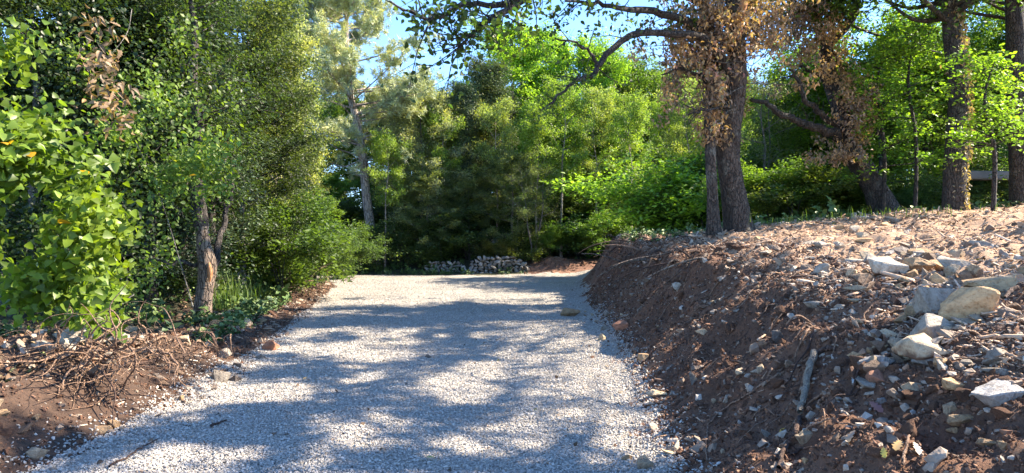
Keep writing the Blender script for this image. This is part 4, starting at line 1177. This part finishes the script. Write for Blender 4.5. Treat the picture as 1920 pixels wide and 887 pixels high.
def leaning():
    r = np.random.default_rng(123)
    Y = 17.0
    base = Wp(1658, 385, Y); base.z = hz(base.x, Y)
    t = thing('leaning_tree', 'dark tree leaning left with forked limbs wrapped in dry ivy', 'tree', base)
    L_ = lambda lst: [Wp(*a) - base for a in lst]
    w = Acc()
    tube(w, L_([(1662, 400, Y), (1650, 368, Y), (1622, 325, Y), (1592, 275, Y), (1578, 215, Y), (1562, 165, Y), (1550, 110, Y), (1552, 85, Y), (1588, 48, Y), (1606, 5, Y), (1604, -60, Y), (1590, -160, Y)]),
         [.36, .3, .27, .26, .22, .2, .15, .14, .11, .1, .08, .03], 16, 5, .1, 3)
    link('trunk', w.mesh('leaning_trunk', M_BARKD), t)
    w = Acc(); sites = []
    for k, (pl, r0, r1) in enumerate([
        ([(1592, 275, Y), (1565, 250, Y - .3), (1525, 240, Y - .6), (1495, 226, Y - .8), (1460, 212, Y - 1), (1435, 194, Y - 1.1), (1408, 186, Y - 1.2)], .13, .04),
        ([(1600, 280, Y), (1575, 240, Y - .2), (1540, 215, Y - .5), (1510, 185, Y - .8), (1495, 150, Y - .8), (1480, 130, Y - .9)], .11, .03),
        ([(1562, 165, Y), (1545, 150, Y), (1520, 135, Y), (1500, 125, Y)], .07, .02),
        ([(1555, 90, Y), (1575, 120, Y), (1590, 150, Y)], .05, .03),
        ([(1550, 100, Y), (1535, 40, Y), (1520, -20, Y), (1500, -120, Y)], .12, .03),
        ([(1604, -20, Y), (1660, -90, Y - 1), (1700, -200, Y - 2)], .08, .02),
        ([(1588, 48, Y), (1580, 10, Y - .5), (1582, -60, Y - 1)], .05, .02)]):
        S = spline(L_(pl), 5); S[1:-1] += r.normal(0, .025, S[1:-1].shape)
        tube(w, S, np.linspace(r0, r1, len(S)), 8, 1, .1, k)
        sites.append(twigs_from(w, S, r, 10, .6, .013))
    link('limbs', w.mesh('leaning_limbs', M_BARKD), t)
    cc = []
    for (cx, cy, sx, sy, n) in [(1520, 30, 30, 45, 60), (1560, 60, 22, 40, 30), (1495, 80, 20, 50, 26), (1600, 200, 18, 30, 34), (1600, 250, 22, 26, 20), (1560, 290, 22, 10, 12), (1630, 180, 10, 20, 8), (1575, 150, 20, 30, 20), (1480, 20, 25, 30, 26)]:
        cc += [Wp(cx + r.normal(0, sx), cy + r.normal(0, sy), Y - .35 + r.normal(0, .3)) - base for _ in range(n)]
    cc = np.array([tuple(c) for c in cc])
    pts = cc[r.integers(len(cc), size=6200)] + r.normal(0, .09, (6200, 3))
    lf = Acc(); leafset(lf, pts, .085, LIMP, r, -.1, np.tile([[0, 0, -1.2]], (len(pts), 1)))
    c = link('dead_leaves', lf.mesh('leaning_dead', M_DEAD, False), t, color=(.32, .22, .17)); c['kind'] = 'stuff'
    lf = Acc(); s = np.concatenate(sites[4:]); leafset(lf, s[r.integers(len(s), size=3000)] + r.normal(0, .3, (3000, 3)), .1, OVAL, r)
    for i in range(70):
        a = r.uniform(0, 6.28); rd = 3.2 * math.sqrt(r.uniform(0, 1)); c_ = np.array([rd * math.cos(a) - 1.2, rd * math.sin(a), r.uniform(6.5, 9.5)])
        leafset(lf, keep_shade(c_ + r.normal(0, .3, (120, 3)) * np.array([1, 1, .5]), base, r), .12, OVAL, r)
    c = link('crown', lf.mesh('leaning_crown', M_LEAF, False), t, color=(.08, .14, .03)); c['kind'] = 'stuff'
leaning()

def upright(label, xs, Y, rad, seed, side=1, ivy=True):
    r = np.random.default_rng(seed)
    base = Wp(xs[0][0], xs[0][1], Y); base.z = hz(base.x, Y)
    t = thing('ivy_covered_tree', label, 'tree', base)
    P = [Wp(px, py, Y) - base for px, py in xs]; P[0].z = -.3
    w = Acc(); tube(w, P, np.linspace(rad * 1.15, rad * .6, len(P)), 16, 5, .08, seed)
    link('trunk', w.mesh('upright_trunk', M_BARKD), t)
    S = spline(P, 12); top = S[-1]
    w = Acc(); sites = []
    for i in range(9):
        f = r.uniform(.55, 1); b = S[int(f * (len(S) - 1))]; a = r.uniform(0, 6.28); ln = r.uniform(1.2, 2.6)
        e = b + rot_az(a) * ln + np.array([0, 0, ln * r.uniform(.3, .8)])
        q = spline([b, (b + e) / 2 + r.normal(0, .15, 3), e], 4)
        tube(w, q, np.linspace(.07, .02, len(q)), 6, 1); sites.append(twigs_from(w, q, r, 9, .6, .01))
    link('limbs', w.mesh('upright_limbs', M_BARKD), t)
    s = np.concatenate(sites)
    s = s[s[:, 2] > 4.2]
    lf = Acc()
    if len(s): leafset(lf, keep_shade(s[r.integers(len(s), size=3500)] + r.normal(0, .3, (3500, 3)), base, r), .11, OVAL, r)
    for i in range(60):
        a = r.uniform(0, 6.28); rd = 3 * math.sqrt(r.uniform(0, 1)); c_ = top + np.array([rd * math.cos(a), rd * math.sin(a), r.uniform(-.5, 2.6)])
        leafset(lf, keep_shade(c_ + r.normal(0, .3, (120, 3)) * np.array([1, 1, .5]), base, r), .12, OVAL, r)
    c = link('crown', lf.mesh('upright_crown', M_LEAF, False), t, color=(.08, .15, .03)); c['kind'] = 'stuff'
    if ivy:
        j = r.integers(len(S), size=1500); ang = r.normal(-.35, .8, 1500) if side > 0 else r.uniform(0, 6.28, 1500)
        rr_ = rad * r.uniform(.95, 1.35, 1500)
        pts = S[j] + np.stack([np.cos(ang) * rr_, np.sin(ang) * rr_, r.normal(0, .1, 1500)], 1)
        lf = Acc(); leafset(lf, pts, .08, LIMP, r, 0, np.tile([[0, 0, -1.]], (len(pts), 1)))
        c = link('dead_leaves', lf.mesh('upright_dead', M_DEAD, False), t, color=(.3, .23, .17)); c['kind'] = 'stuff'
upright('straight dark trunk with dry ivy on its right flank, standing behind the bank top', [(1790, 400), (1790, 330), (1795, 250), (1797, 180), (1790, 110), (1783, 50), (1779, 0), (1775, -80), (1775, -150)], 15, .215, 61)
upright('dark trunk cut off by the right edge of the picture', [(1918, 395), (1914, 300), (1908, 200), (1904, 100), (1900, 0), (1898, -90), (1896, -160)], 16, .23, 62, 0, False)

# ---- hornbeam sprays in front of the right-hand trunks
def spray_tree(label, px, Y, pys, col, seed, n=7, spread=1.6, leaf=.075, zs=0):
    r = np.random.default_rng(seed)
    X = (px - CX) / F_PX * Y; b = Vector((X, Y, hz(X, Y)))
    t = thing('young_tree', label, 'tree', b)
    topz = CAM_Z - (pys - CY) / F_PX * Y - b.z
    w = Acc(); P = [np.array([0, 0, -.1]), np.array([.1, .1, topz * .4]), np.array([-.1, .1, topz * .75]), np.array([.05, 0, topz])]
    tube(w, P, [.05, .04, .028, .008], 6, 5, .1, seed)
    S = spline(P, 8); pts = []
    for i in range(n * 3):
        f = r.uniform(.25, 1); bb = S[int(f * (len(S) - 1))]; a = r.uniform(0, 6.28); ln = spread * r.uniform(.4, 1) * (1.2 - .6 * f)
        e = bb + rot_az(a) * ln + np.array([0, 0, ln * r.uniform(0, .5)]); q = spline([bb, (bb + e) / 2 + r.normal(0, .08, 3), e], 3)
        tube(w, q, np.linspace(.014, .005, len(q)), 4, 1); pts.append(twigs_from(w, q, r, 7, .35, .005, sub=1))
    link('trunk', w.mesh('young_trunk', M_BARKD), t)
    p = np.concatenate(pts); lf = Acc()
    p = p[r.integers(len(p), size=n * 420)] + r.normal(0, .08, (n * 420, 3)) * np.array([1, 1, .4])
    leafset(lf, p, leaf, OVATE, r, .75)
    c = link('crown', lf.mesh('young_crown', M_LEAF, False), t, color=col); c['kind'] = 'stuff'
spray_tree('sapling with bright flat leaf sprays between the upright and edge trunks', 1862, 13.6, 110, (.2, .34, .05), 71)
spray_tree('young hornbeam with sunlit sprays left of the upright trunk', 1715, 16.2, 60, (.18, .31, .05), 72, 10, 2.1, .085)
spray_tree('young leafy tree right of the leaning tree', 1655, 16.5, 90, (.16, .29, .05), 73, 8, 1.6, .08)

# grey ledge seen deep in the right-hand undergrowth
m_, nt2, N2, L2, P2_ = new_mat('concrete')
tc2 = N2.new('ShaderNodeTexCoord'); nn2 = noise(N2, L2, tc2.outputs['Object'], 3, 5); rp2 = ramp(N2, [(.3, (.07, .075, .07)), (.7, (.13, .135, .125))]); L2.new(nn2.outputs[0], rp2.inputs[0]); L2.new(rp2.outputs[0], P2_.inputs[0]); P2_.inputs['Roughness'].default_value = .9
bm = bmesh.new(); bmesh.ops.create_cube(bm, size=1); bmesh.ops.scale(bm, vec=(2.2, .5, .22), verts=bm.verts); bmesh.ops.bevel(bm, geom=list(bm.edges), offset=.03, segments=2, affect='EDGES')
me = bpy.data.meshes.new('ledge'); bm.to_mesh(me); bm.free(); me.materials.append(m_)
p = Wp(1862, 330, 17.6)
tag(link('stone_ledge', me, loc=(p.x, p.y, p.z), rot=(0, 0, .1)), 'long grey ledge in dark undergrowth right of the upright trunk', 'ledge')
a = Acc()

# ---- worn trunk at the left verge
def worn():
    Y = 11.0; r = np.random.default_rng(5)
    base = Wp(380, 592, Y); base.z = hz(base.x, Y)
    t = thing('worn_tree', 'small tree on the left verge with pale debarked foot and scarred side', 'tree', base)
    Lc = lambda lst: [Wp(*q) - base for q in lst]
    w = Acc(); P = Lc([(379, 600, Y), (381, 570, Y), (386, 530, Y), (389, 500, Y), (382, 460, Y), (378, 420, Y)])
    tube(w, P, [.15, .137, .13, .145, .112, .105], 18, 6, .045, 3)
    link('trunk', w.mesh('worn_trunk', M_STUMP), t)['label'] = 'pale debarked lower trunk'
    w = Acc(); P = Lc([(378, 425, Y), (372, 380, Y), (366, 320, Y), (372, 240, Y), (360, 150, Y), (365, 60, Y), (350, -40, Y)])
    tube(w, P, [.122, .12, .11, .1, .08, .06, .02], 12, 5, .08, 4)
    S = spline(P, 4); st = twigs_from(w, S, r, 46, 1.1, .02)
    for pl, a_ in (([(400, 500, Y + .1), (412, 450, Y + .3), (424, 400, Y + .5), (434, 355, Y + .7), (438, 330, Y + .9)], .06), ([(372, 496, Y), (320, 492, Y - .3), (262, 485, Y - .6), (225, 480, Y - .8)], .035), ([(424, 400, Y + .5), (415, 380, Y + .4), (402, 372, Y + .3)], .02)):
        q = spline(Lc(pl), 4); q[1:-1] += r.normal(0, .02, q[1:-1].shape); tube(w, q, np.linspace(a_, a_ * .35, len(q)), 8, 1, .08, 7)
    link('limbs', w.mesh('worn_limbs', M_BARKD), t)
    w = Acc(); tube(w, Lc([(393, 528, Y - .12), (394, 510, Y - .14), (392, 492, Y - .13)]), [.012, .034, .01], 8, 3, .4, 2)
    link('scar', w.mesh('worn_scar', M_TORN), t)['label'] = 'orange bark wound on the right side'
    lf = Acc(); pts = st[r.integers(len(st), size=9000)] + r.normal(0, .2, (9000, 3)); pts = pts[pts[:, 2] > 1.0]
    leafset(lf, pts, .06, OVAL, r, .4)
    c = link('crown', lf.mesh('worn_crown', M_LEAF, False), t, color=(.06, .1, .03)); c['kind'] = 'stuff'
worn()

# ---- foreground ivy bush and leafy branches at left
def bush(name, label, Y, base_px, blobs, leafmeshes, shp, size, col, seed, nleaf, mat, nparts=300, twig=90, sig=.12, yel=.0, up=.25, nstem=26, hang=False):
    r = np.random.default_rng(seed)
    base = Wp(base_px, 600, Y); base.z = hz(base.x, Y)
    t = thing(name, label, 'shrub', base)
    C = []
    for (px, py, sx, sy, wt, dy) in blobs:
        m = int(twig * wt)
        for _ in range(m):
            u = r.uniform(-1, 1, 2); 
            qx, qy = px + u[0] * sx, py + u[1] * sy
            nz_ = float(fbm(np.array([qx / 75.]), np.array([qy / 60.]), octs=3, seed=seed)[0])
            if nz_ < r.uniform(-.2, .16): continue
            C.append(Wp(qx, qy, Y + dy - .35 * nz_ + abs(r.normal(0, .3))) - base)
    C = np.array([tuple(c) for c in C])
    w = Acc()
    idx = r.permutation(len(C))[:nstem]
    for i in idx:
        e = C[i]; st = np.array([e[0] * .6 + r.normal(0, .3), .7 + r.normal(0, .2), max(0, e[2] * r.uniform(.1, .8) - .1)])
        if hang: st = e + np.array([r.normal(0, .2), .5, r.uniform(.3, .9)])
        md = st * .45 + e * .55 + r.normal(0, .15, 3)
    tube(w, [st, md, e], [.009, .006, .002] if not hang else [.005, .004, .002], 5, 4, .1, int(i))
    link('stems', w.mesh(name + '_stems', M_BARKG), t)
    pts = C[r.integers(len(C), size=nleaf)] + r.normal(0, sig, (nleaf, 3))
    gz = HT(pts[:, 0] + base.x, pts[:, 1] + base.y) - base.z
    pts = pts[pts[:, 2] > gz + .03]
    order = np.argsort(pts[:, 1] + r.normal(0, .12, len(pts)))
    pts = pts[order]
    face = np.array([.5, -.5, .6])
    for k in range(min(nparts, len(pts))):
        c = np.array(col) * r.uniform(.75, 1.35)
        if r.uniform() < yel: c = np.array((.42, .4, .03)) if r.uniform() < .6 else np.array((.5, .28, .03))
        nrm = Vector(face + r.normal(0, .75, 3)).normalized()
        q = nrm.to_track_quat('Z', 'Y') @ Euler((0, 0, r.uniform(0, 6.28))).to_quaternion()
        o = link('leaf', leafmeshes[k % len(leafmeshes)], t, loc=pts[k], rot=q.to_euler(), scale=size * r.uniform(.65, 1.3), color=c)
    rest = pts[nparts:]
    lf = Acc()
    N_ = len(rest); S, F = shp
    nr = face + r.normal(0, .9, (N_, 3)); nr /= np.linalg.norm(nr, axis=1)[:, None]
    tt = r.normal(size=(N_, 3)); tt[:, 2] -= .6; tt -= nr * np.sum(tt * nr, 1)[:, None]; tt /= np.linalg.norm(tt, axis=1)[:, None]; bb = np.cross(nr, tt)
    s = size * r.uniform(.6, 1.25, N_)
    V = rest[:, None, :] + s[:, None, None] * (S[None, :, 0:1] * tt[:, None] + S[None, :, 1:2] * bb[:, None] + S[None, :, 2:3] * nr[:, None])
    lf.add(V.reshape(-1, 3), ((np.arange(N_) * len(S))[:, None, None] + F[None]).reshape(-1, 3))
    c = link('foliage', lf.mesh(name + '_foliage', mat, False), t, color=col); c['kind'] = 'stuff'
    return t
bush('ivy_bush', 'bush hung with large glossy ivy leaves at the left edge of the picture', 6.2, 90,
     [(10, 130, 80, 60, 1, .2), (40, 250, 110, 90, 2.2, 0), (90, 330, 110, 70, 1.8, -.1), (60, 430, 120, 80, 2, .1), (150, 480, 70, 60, .8, .3), (30, 540, 90, 60, 1.8, .2), (110, 560, 90, 40, 1.3, .2), (0, 380, 80, 130, 2.2, -.2), (180, 400, 60, 70, .8, .3)],
     LM_IVY, IVY, .084, (.14, .21, .028), 201, 5400, M_GLOSSY, yel=.05, sig=.1)
bush('leafy_bush', 'bush with arching yellow-green leafy twigs between the ivy bush and worn trunk', 8.2, 270,
     [(300, 200, 110, 60, 1.3, 0), (330, 270, 90, 50, 1.4, 0), (260, 300, 80, 60, 1.2, .1), (370, 320, 50, 40, .7, .1), (200, 130, 70, 80, 1, .2), (250, 60, 90, 60, .8, .4), (270, 430, 60, 60, .5, .6), (240, 540, 60, 40, .5, .4)],
     [LM_OAK[1]], OVATE, .065, (.13, .2, .035), 202, 3400, M_LEAF, yel=.02, sig=.13)
bush('dry_vine', 'hanging cluster of dry brown leaves at the top of the ivy bush', 6.9, 200,
     [(190, 80, 20, 50, .4, 0), (200, 160, 22, 60, .5, 0), (220, 200, 18, 40, .3, .1)], LM_DEAD, LIMP, .085, (.2, .13, .08), 203, 240, M_DEAD, nparts=120, sig=.08, hang=True, nstem=12)
bush('dark_ivy', 'ivy filling the hollow behind the two leafy bushes, leaf colour darkened for shade', 9.2, 150,
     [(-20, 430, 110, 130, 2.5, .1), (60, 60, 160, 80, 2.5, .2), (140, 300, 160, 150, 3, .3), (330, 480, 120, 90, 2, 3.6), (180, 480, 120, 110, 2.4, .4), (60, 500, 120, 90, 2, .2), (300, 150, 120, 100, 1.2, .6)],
     [LM_OAK[1]], OVATE, .07, (.03, .055, .018), 204, 8000, M_GLOSSY, nparts=60, sig=.22)  # leaf colour darkened to read as shadow gaps between the bushes

# ---- tangled root ball on the left verge
def root_ball(px, py, lab, nroot, seed, sp=1.0):
    r = np.random.default_rng(seed)
    b = hit(px, py); b.z = hz(b.x, b.y)
    t = thing('root_ball', lab, 'roots', b)
    for k in range(nroot):
        a = r.uniform(-2.6, .4); L0 = r.uniform(.3, .95) * sp
        st = np.array([r.normal(0, .3), .35 + r.normal(0, .12), .12 + abs(r.normal(0, .1))])
        P = [st]; d = np.array([math.cos(a), math.sin(a) * .6, r.normal(.1, .3)])
        for i in range(6):
            d = d + r.normal(0, .45, 3) + np.array([0, 0, -.12]); d /= np.linalg.norm(d)
            q = P[-1] + d * L0 / 6; g = hz(b.x + q[0], b.y + q[1]) - b.z + .01
            q[2] = max(q[2], g); P.append(q)
        w = Acc(); r0 = r.uniform(.004, .011) * (1.7 if k < 8 else 1); tube(w, P, np.linspace(r0, r0 * .25, len(P)), 5, 3, .15, k)
        link('root', w.mesh('root', M_ROOT if k % 7 else M_ROOTD), t)
root_ball(105, 730, 'torn-up ball of tangled reddish roots at the lower left', 100, 15)
root_ball(300, 690, 'smaller mat of fine roots on the sunlit mound right of the big root ball', 60, 16, .6)
root_ball(110, 600, 'dry straw-coloured root clump at the foot of the ivy bush', 40, 17, .6)
root_ball(560, 560, 'low heap of uprooted twigs beside the track near the bend', 45, 18, 1.3)

# ---- roots and sticks on the right bank
def drape(label, pix, r0, r1, mat, name='root', cat='root', lift=.02, wob=.012, seed=1, group=None):
    r = np.random.default_rng(seed)
    pts = [hit(*p) for p in pix]; b = pts[0].copy()
    P = np.array([tuple(p - b) for p in pts]); S = spline(P, 5); S[1:-1] += r.normal(0, wob, S[1:-1].shape)
    for s in S: s[2] = max(s[2], hz(b.x + s[0], b.y + s[1]) - b.z) + lift
    w = Acc(); tube(w, S, np.linspace(r0, r1, len(S)), 7, 2, .05, seed)
    o = link(name, w.mesh(name, mat), loc=b); tag(o, label, cat, group)
    return o
drape('thick pale stick with broken top standing out of the lower right slope', [(1526, 676), (1514, 720), (1508, 760), (1500, 790)], .026, .019, M_STICK, 'stick', 'stick', .06, .003, 3)
drape('dark reddish root running down to the bottom from the thick pale stick', [(1500, 790), (1492, 815), (1478, 840), (1466, 862), (1460, 886)], .017, .013, M_ROOTD, 'root', 'root', .025, .004, 4)
drape('short snapped root lying above the thick pale stick', [(1562, 660), (1540, 668), (1518, 676)], .018, .012, M_ROOTD, 'root', 'root', .03, .004, 5)
drape('long thin grey root snaking down the middle of the slope', [(1470, 700), (1440, 720), (1400, 745), (1366, 765), (1340, 785), (1326, 815), (1326, 868)], .007, .005, M_ROOT, 'root', 'root', .012, .006, 6)
drape('pale forked twig at the end of the snapped root', [(1452, 682), (1480, 690), (1505, 684), (1520, 674)], .005, .008, M_ROOT, 'twig', 'twig', .02, .004, 7)
drape('light curved root lying right of the ochre striped stone', [(1500, 820), (1530, 806), (1570, 803), (1618, 810)], .006, .003, M_ROOT, 'root', 'root', .02, .004, 8)
drape('bent root under the ochre striped stone', [(1486, 858), (1502, 850), (1530, 846)], .008, .005, M_ROOTD, 'root', 'root', .015, .004, 9)
drape('upright pale twig near the bottom of the right slope', [(1705, 830), (1698, 860), (1692, 886)], .006, .008, M_ROOT, 'twig', 'twig', .03, .004, 10)
drape('long straight straw lying across stones at the right edge', [(1790, 688), (1850, 690), (1915, 672)], .004, .003, M_ROOT, 'straw', 'straw', .05, .002, 11)
drape('dark branch stub poking in from the right edge over the tan block', [(1918, 560), (1898, 570), (1884, 584)], .02, .008, M_ROOTD, 'branch', 'branch', .09, .004, 12)
drape('thin pale root below the lumpy whitish rock', [(1640, 606), (1680, 590), (1712, 584)], .005, .003, M_ROOT, 'root', 'root', .03, .004, 13)
drape('dark stick lying on the shaded gravel near the sunlit patch', [(395, 803), (410, 798), (425, 792)], .012, .006, M_ROOTD, 'stick', 'stick', .02, .003, 14)
drape('long dark twig pressed into the gravel at lower left', [(205, 880), (240, 862), (270, 842), (296, 828)], .008, .004, M_ROOTD, 'twig', 'twig', .02, .006, 15)
drape('long dark stick crossing the sunlit left mound', [(245, 690), (300, 682), (350, 674)], .012, .006, M_ROOTD, 'stick', 'stick', .03, .004, 16)
drape('fallen branch lying along the verge from the worn trunk', [(375, 606), (420, 592), (470, 580), (500, 572)], .022, .01, M_BARKG, 'branch', 'branch', .04, .006, 17)
drape('dark twig bent up on the far left corner of the gravel', [(640, 530), (655, 528), (668, 524)], .02, .008, M_ROOTD, 'twig', 'twig', .06, .006, 18)
rw = np.random.default_rng(71)
for k in range(170):
    y = 4 + 18 * rw.uniform(0, 1) ** 1.4; x = road_r(y) + rw.uniform(.7, 2.3)
    n_ = 6; d = np.array([-rw.uniform(.2, 1), -rw.uniform(-.4, .8), 0]); d /= np.linalg.norm(d); ln = rw.uniform(.15, .75)
    P = []; q = np.array([x, y, 0.])
    for i in range(n_):
        q = q + d * ln / n_ + rw.normal(0, .02, 3) * np.array([1, 1, 0]); g = hz(q[0], q[1]); P.append([q[0], q[1], g + .02 + .03 * math.sin(i * 1.3 + k)])
    P = np.array(P); b = P[0].copy(); w = Acc(); r0 = rw.uniform(.004, .012); tube(w, P - b, np.linspace(r0, r0 * .4, n_), 4, 2)
    tag(link('root', w.mesh('thin_root', M_ROOT if k % 3 else M_ROOTD), loc=b), 'one of the thin torn roots dangling from the bank lip', 'root', 'thin roots torn out along the bank lip')

# fallen oak leaves on the dark slope
LF = [(1603, 818, .085, (.36, .27, .22), 'pale lobed oak leaf lying right of the thick stick'), (1600, 730, .07, (.6, .6, .58), 'whitish lobed leaf on the shaded slope above the oak leaf'),
      (1714, 842, .07, (.4, .3, .26), 'pinkish brown lobed leaf near the bottom right'), (1688, 838, .07, (.5, .33, .15), 'ochre curled leaf beside the pinkish one'),
      (1472, 812, .04, (.55, .36, .08), 'small yellow-orange leaf left of the thick root'), (1630, 765, .08, (.25, .12, .11), 'dark red-brown leaf in the twigs left of the small bluish cube'),
      (1656, 852, .05, (.6, .45, .12), 'small golden leaf at the lower right'), (800, 866, .06, (.4, .42, .12), 'yellow-green leaf on the gravel near the bottom centre'),
      (742, 640, .06, (.5, .5, .15), 'yellowish leaf on the sunlit gravel'), (575, 712, .06, (.45, .32, .18), 'tan leaf on the gravel left of centre')]
r = np.random.default_rng(9)
for k, (px, py, s, col, lab) in enumerate(LF):
    p = hit(px, py)
    e = .05
    n_ = Vector((-(hz(p.x + e, p.y) - hz(p.x - e, p.y)) / (2 * e), -(hz(p.x, p.y + e) - hz(p.x, p.y - e)) / (2 * e), 1)).normalized()
    q = n_.to_track_quat('Z', 'Y') @ Euler((0, 0, r.uniform(0, 6.28))).to_quaternion()
    o = link('fallen_leaf', LM_DEAD[1], loc=(p.x, p.y, p.z + .03), rot=q.to_euler(), scale=s * 1.2, color=col); tag(o, lab, 'leaf')

# grass tufts
def grass(name, label, spots, seed, col, hgt=.5, n=60):
    r = np.random.default_rng(seed); V = []; F = []; c = 0
    for (px, py, rad, hh) in spots:
        p = hit(px, py)
        for _ in range(int(n * hh)):
            x = p.x + r.normal(0, rad); y = p.y + r.normal(0, rad); z = hz(x, y) if _ % 4 == 0 else p.z
            h = hgt * hh * r.uniform(.4, 1.1); a = r.uniform(0, 6.28); bend = h * r.uniform(.1, .6); wv = .004 + .004 * r.uniform()
            dx, dy = math.cos(a), math.sin(a); px_, py_ = -dy * wv, dx * wv
            V += [(x - px_, y - py_, z - .03), (x + px_, y + py_, z - .03), (x + dx * bend * .35 - px_, y + dy * bend * .35 - py_, z + h * .6), (x + dx * bend * .35 + px_, y + dy * bend * .35 + py_, z + h * .6), (x + dx * bend, y + dy * bend, z + h)]
            F += [(c, c + 1, c + 3), (c, c + 3, c + 2), (c + 2, c + 3, c + 4)]; c += 5
    o = link(name, mesh_np(name, V, np.array(F), M_LEAF), color=col); tag(o, label, 'grass', kind='stuff')
gr = np.random.default_rng(3)
grass('verge_grass', 'long green grass blades among the left verge shrubs', [(430, 575, .12, 1.3), (455, 568, .15, 1.1), (410, 582, .1, 1), (500, 560, .2, .8), (540, 548, .25, .8), (600, 527, .35, .9), (570, 540, .25, .8), (620, 522, .3, .8)] + [(gr.uniform(240, 600), 0, 0, 0) for _ in range(0)], 4, (.12, .19, .05), .55, 60)
grass('wall_grass', 'dry yellowish grass growing along the wall top and bank edge', [(925, 482, .4, .8), (950, 480, .4, .7), (1000, 478, .4, .8), (1030, 475, .4, .7), (640, 505, .3, .8), (900, 480, .3, .7), (1215, 436, .4, .6), (1280, 434, .4, .6)], 5, (.24, .22, .08), .7, 110)
grass('bank_grass', 'green grass and seedlings behind the bank crest', [(1440 + 40 * k, 422 - 3.2 * k, .6, .35) for k in range(9)], 6, (.08, .13, .03), .6, 80)

# splintered wood and thick root ends sticking out of the far tip of the bank
for k in range(46):
    px = rw.uniform(1125, 1330); py = rw.uniform(442, 500) if px > 1150 else rw.uniform(462, 500)
    p = hit(px, py); ln = rw.uniform(.25, .9); a = rw.uniform(2.2, 4.4); up_ = rw.normal(.15, .3)
    P = [np.zeros(3)]; d = np.array([math.cos(a), math.sin(a) * .6, up_])
    for i in range(4):
        d = d + rw.normal(0, .18, 3) + np.array([0, 0, -.16]); P.append(P[-1] + d * ln / 4)
    P = np.array(P)
    for q in P[1:]: q[2] = max(q[2], hz(p.x + q[0], p.y + q[1]) - p.z + .015)
    w = Acc(); r0 = rw.uniform(.008, .028); tube(w, P, np.linspace(r0, r0 * .35, 5), 5, 2, .2, k)
    tag(link('root', w.mesh('splintered_root', [M_ROOT, M_STUMP, M_ROOTD][k % 3]), loc=p), 'one of the splintered roots jutting from the far tip of the bank', 'root', 'splintered roots at the far tip of the bank')
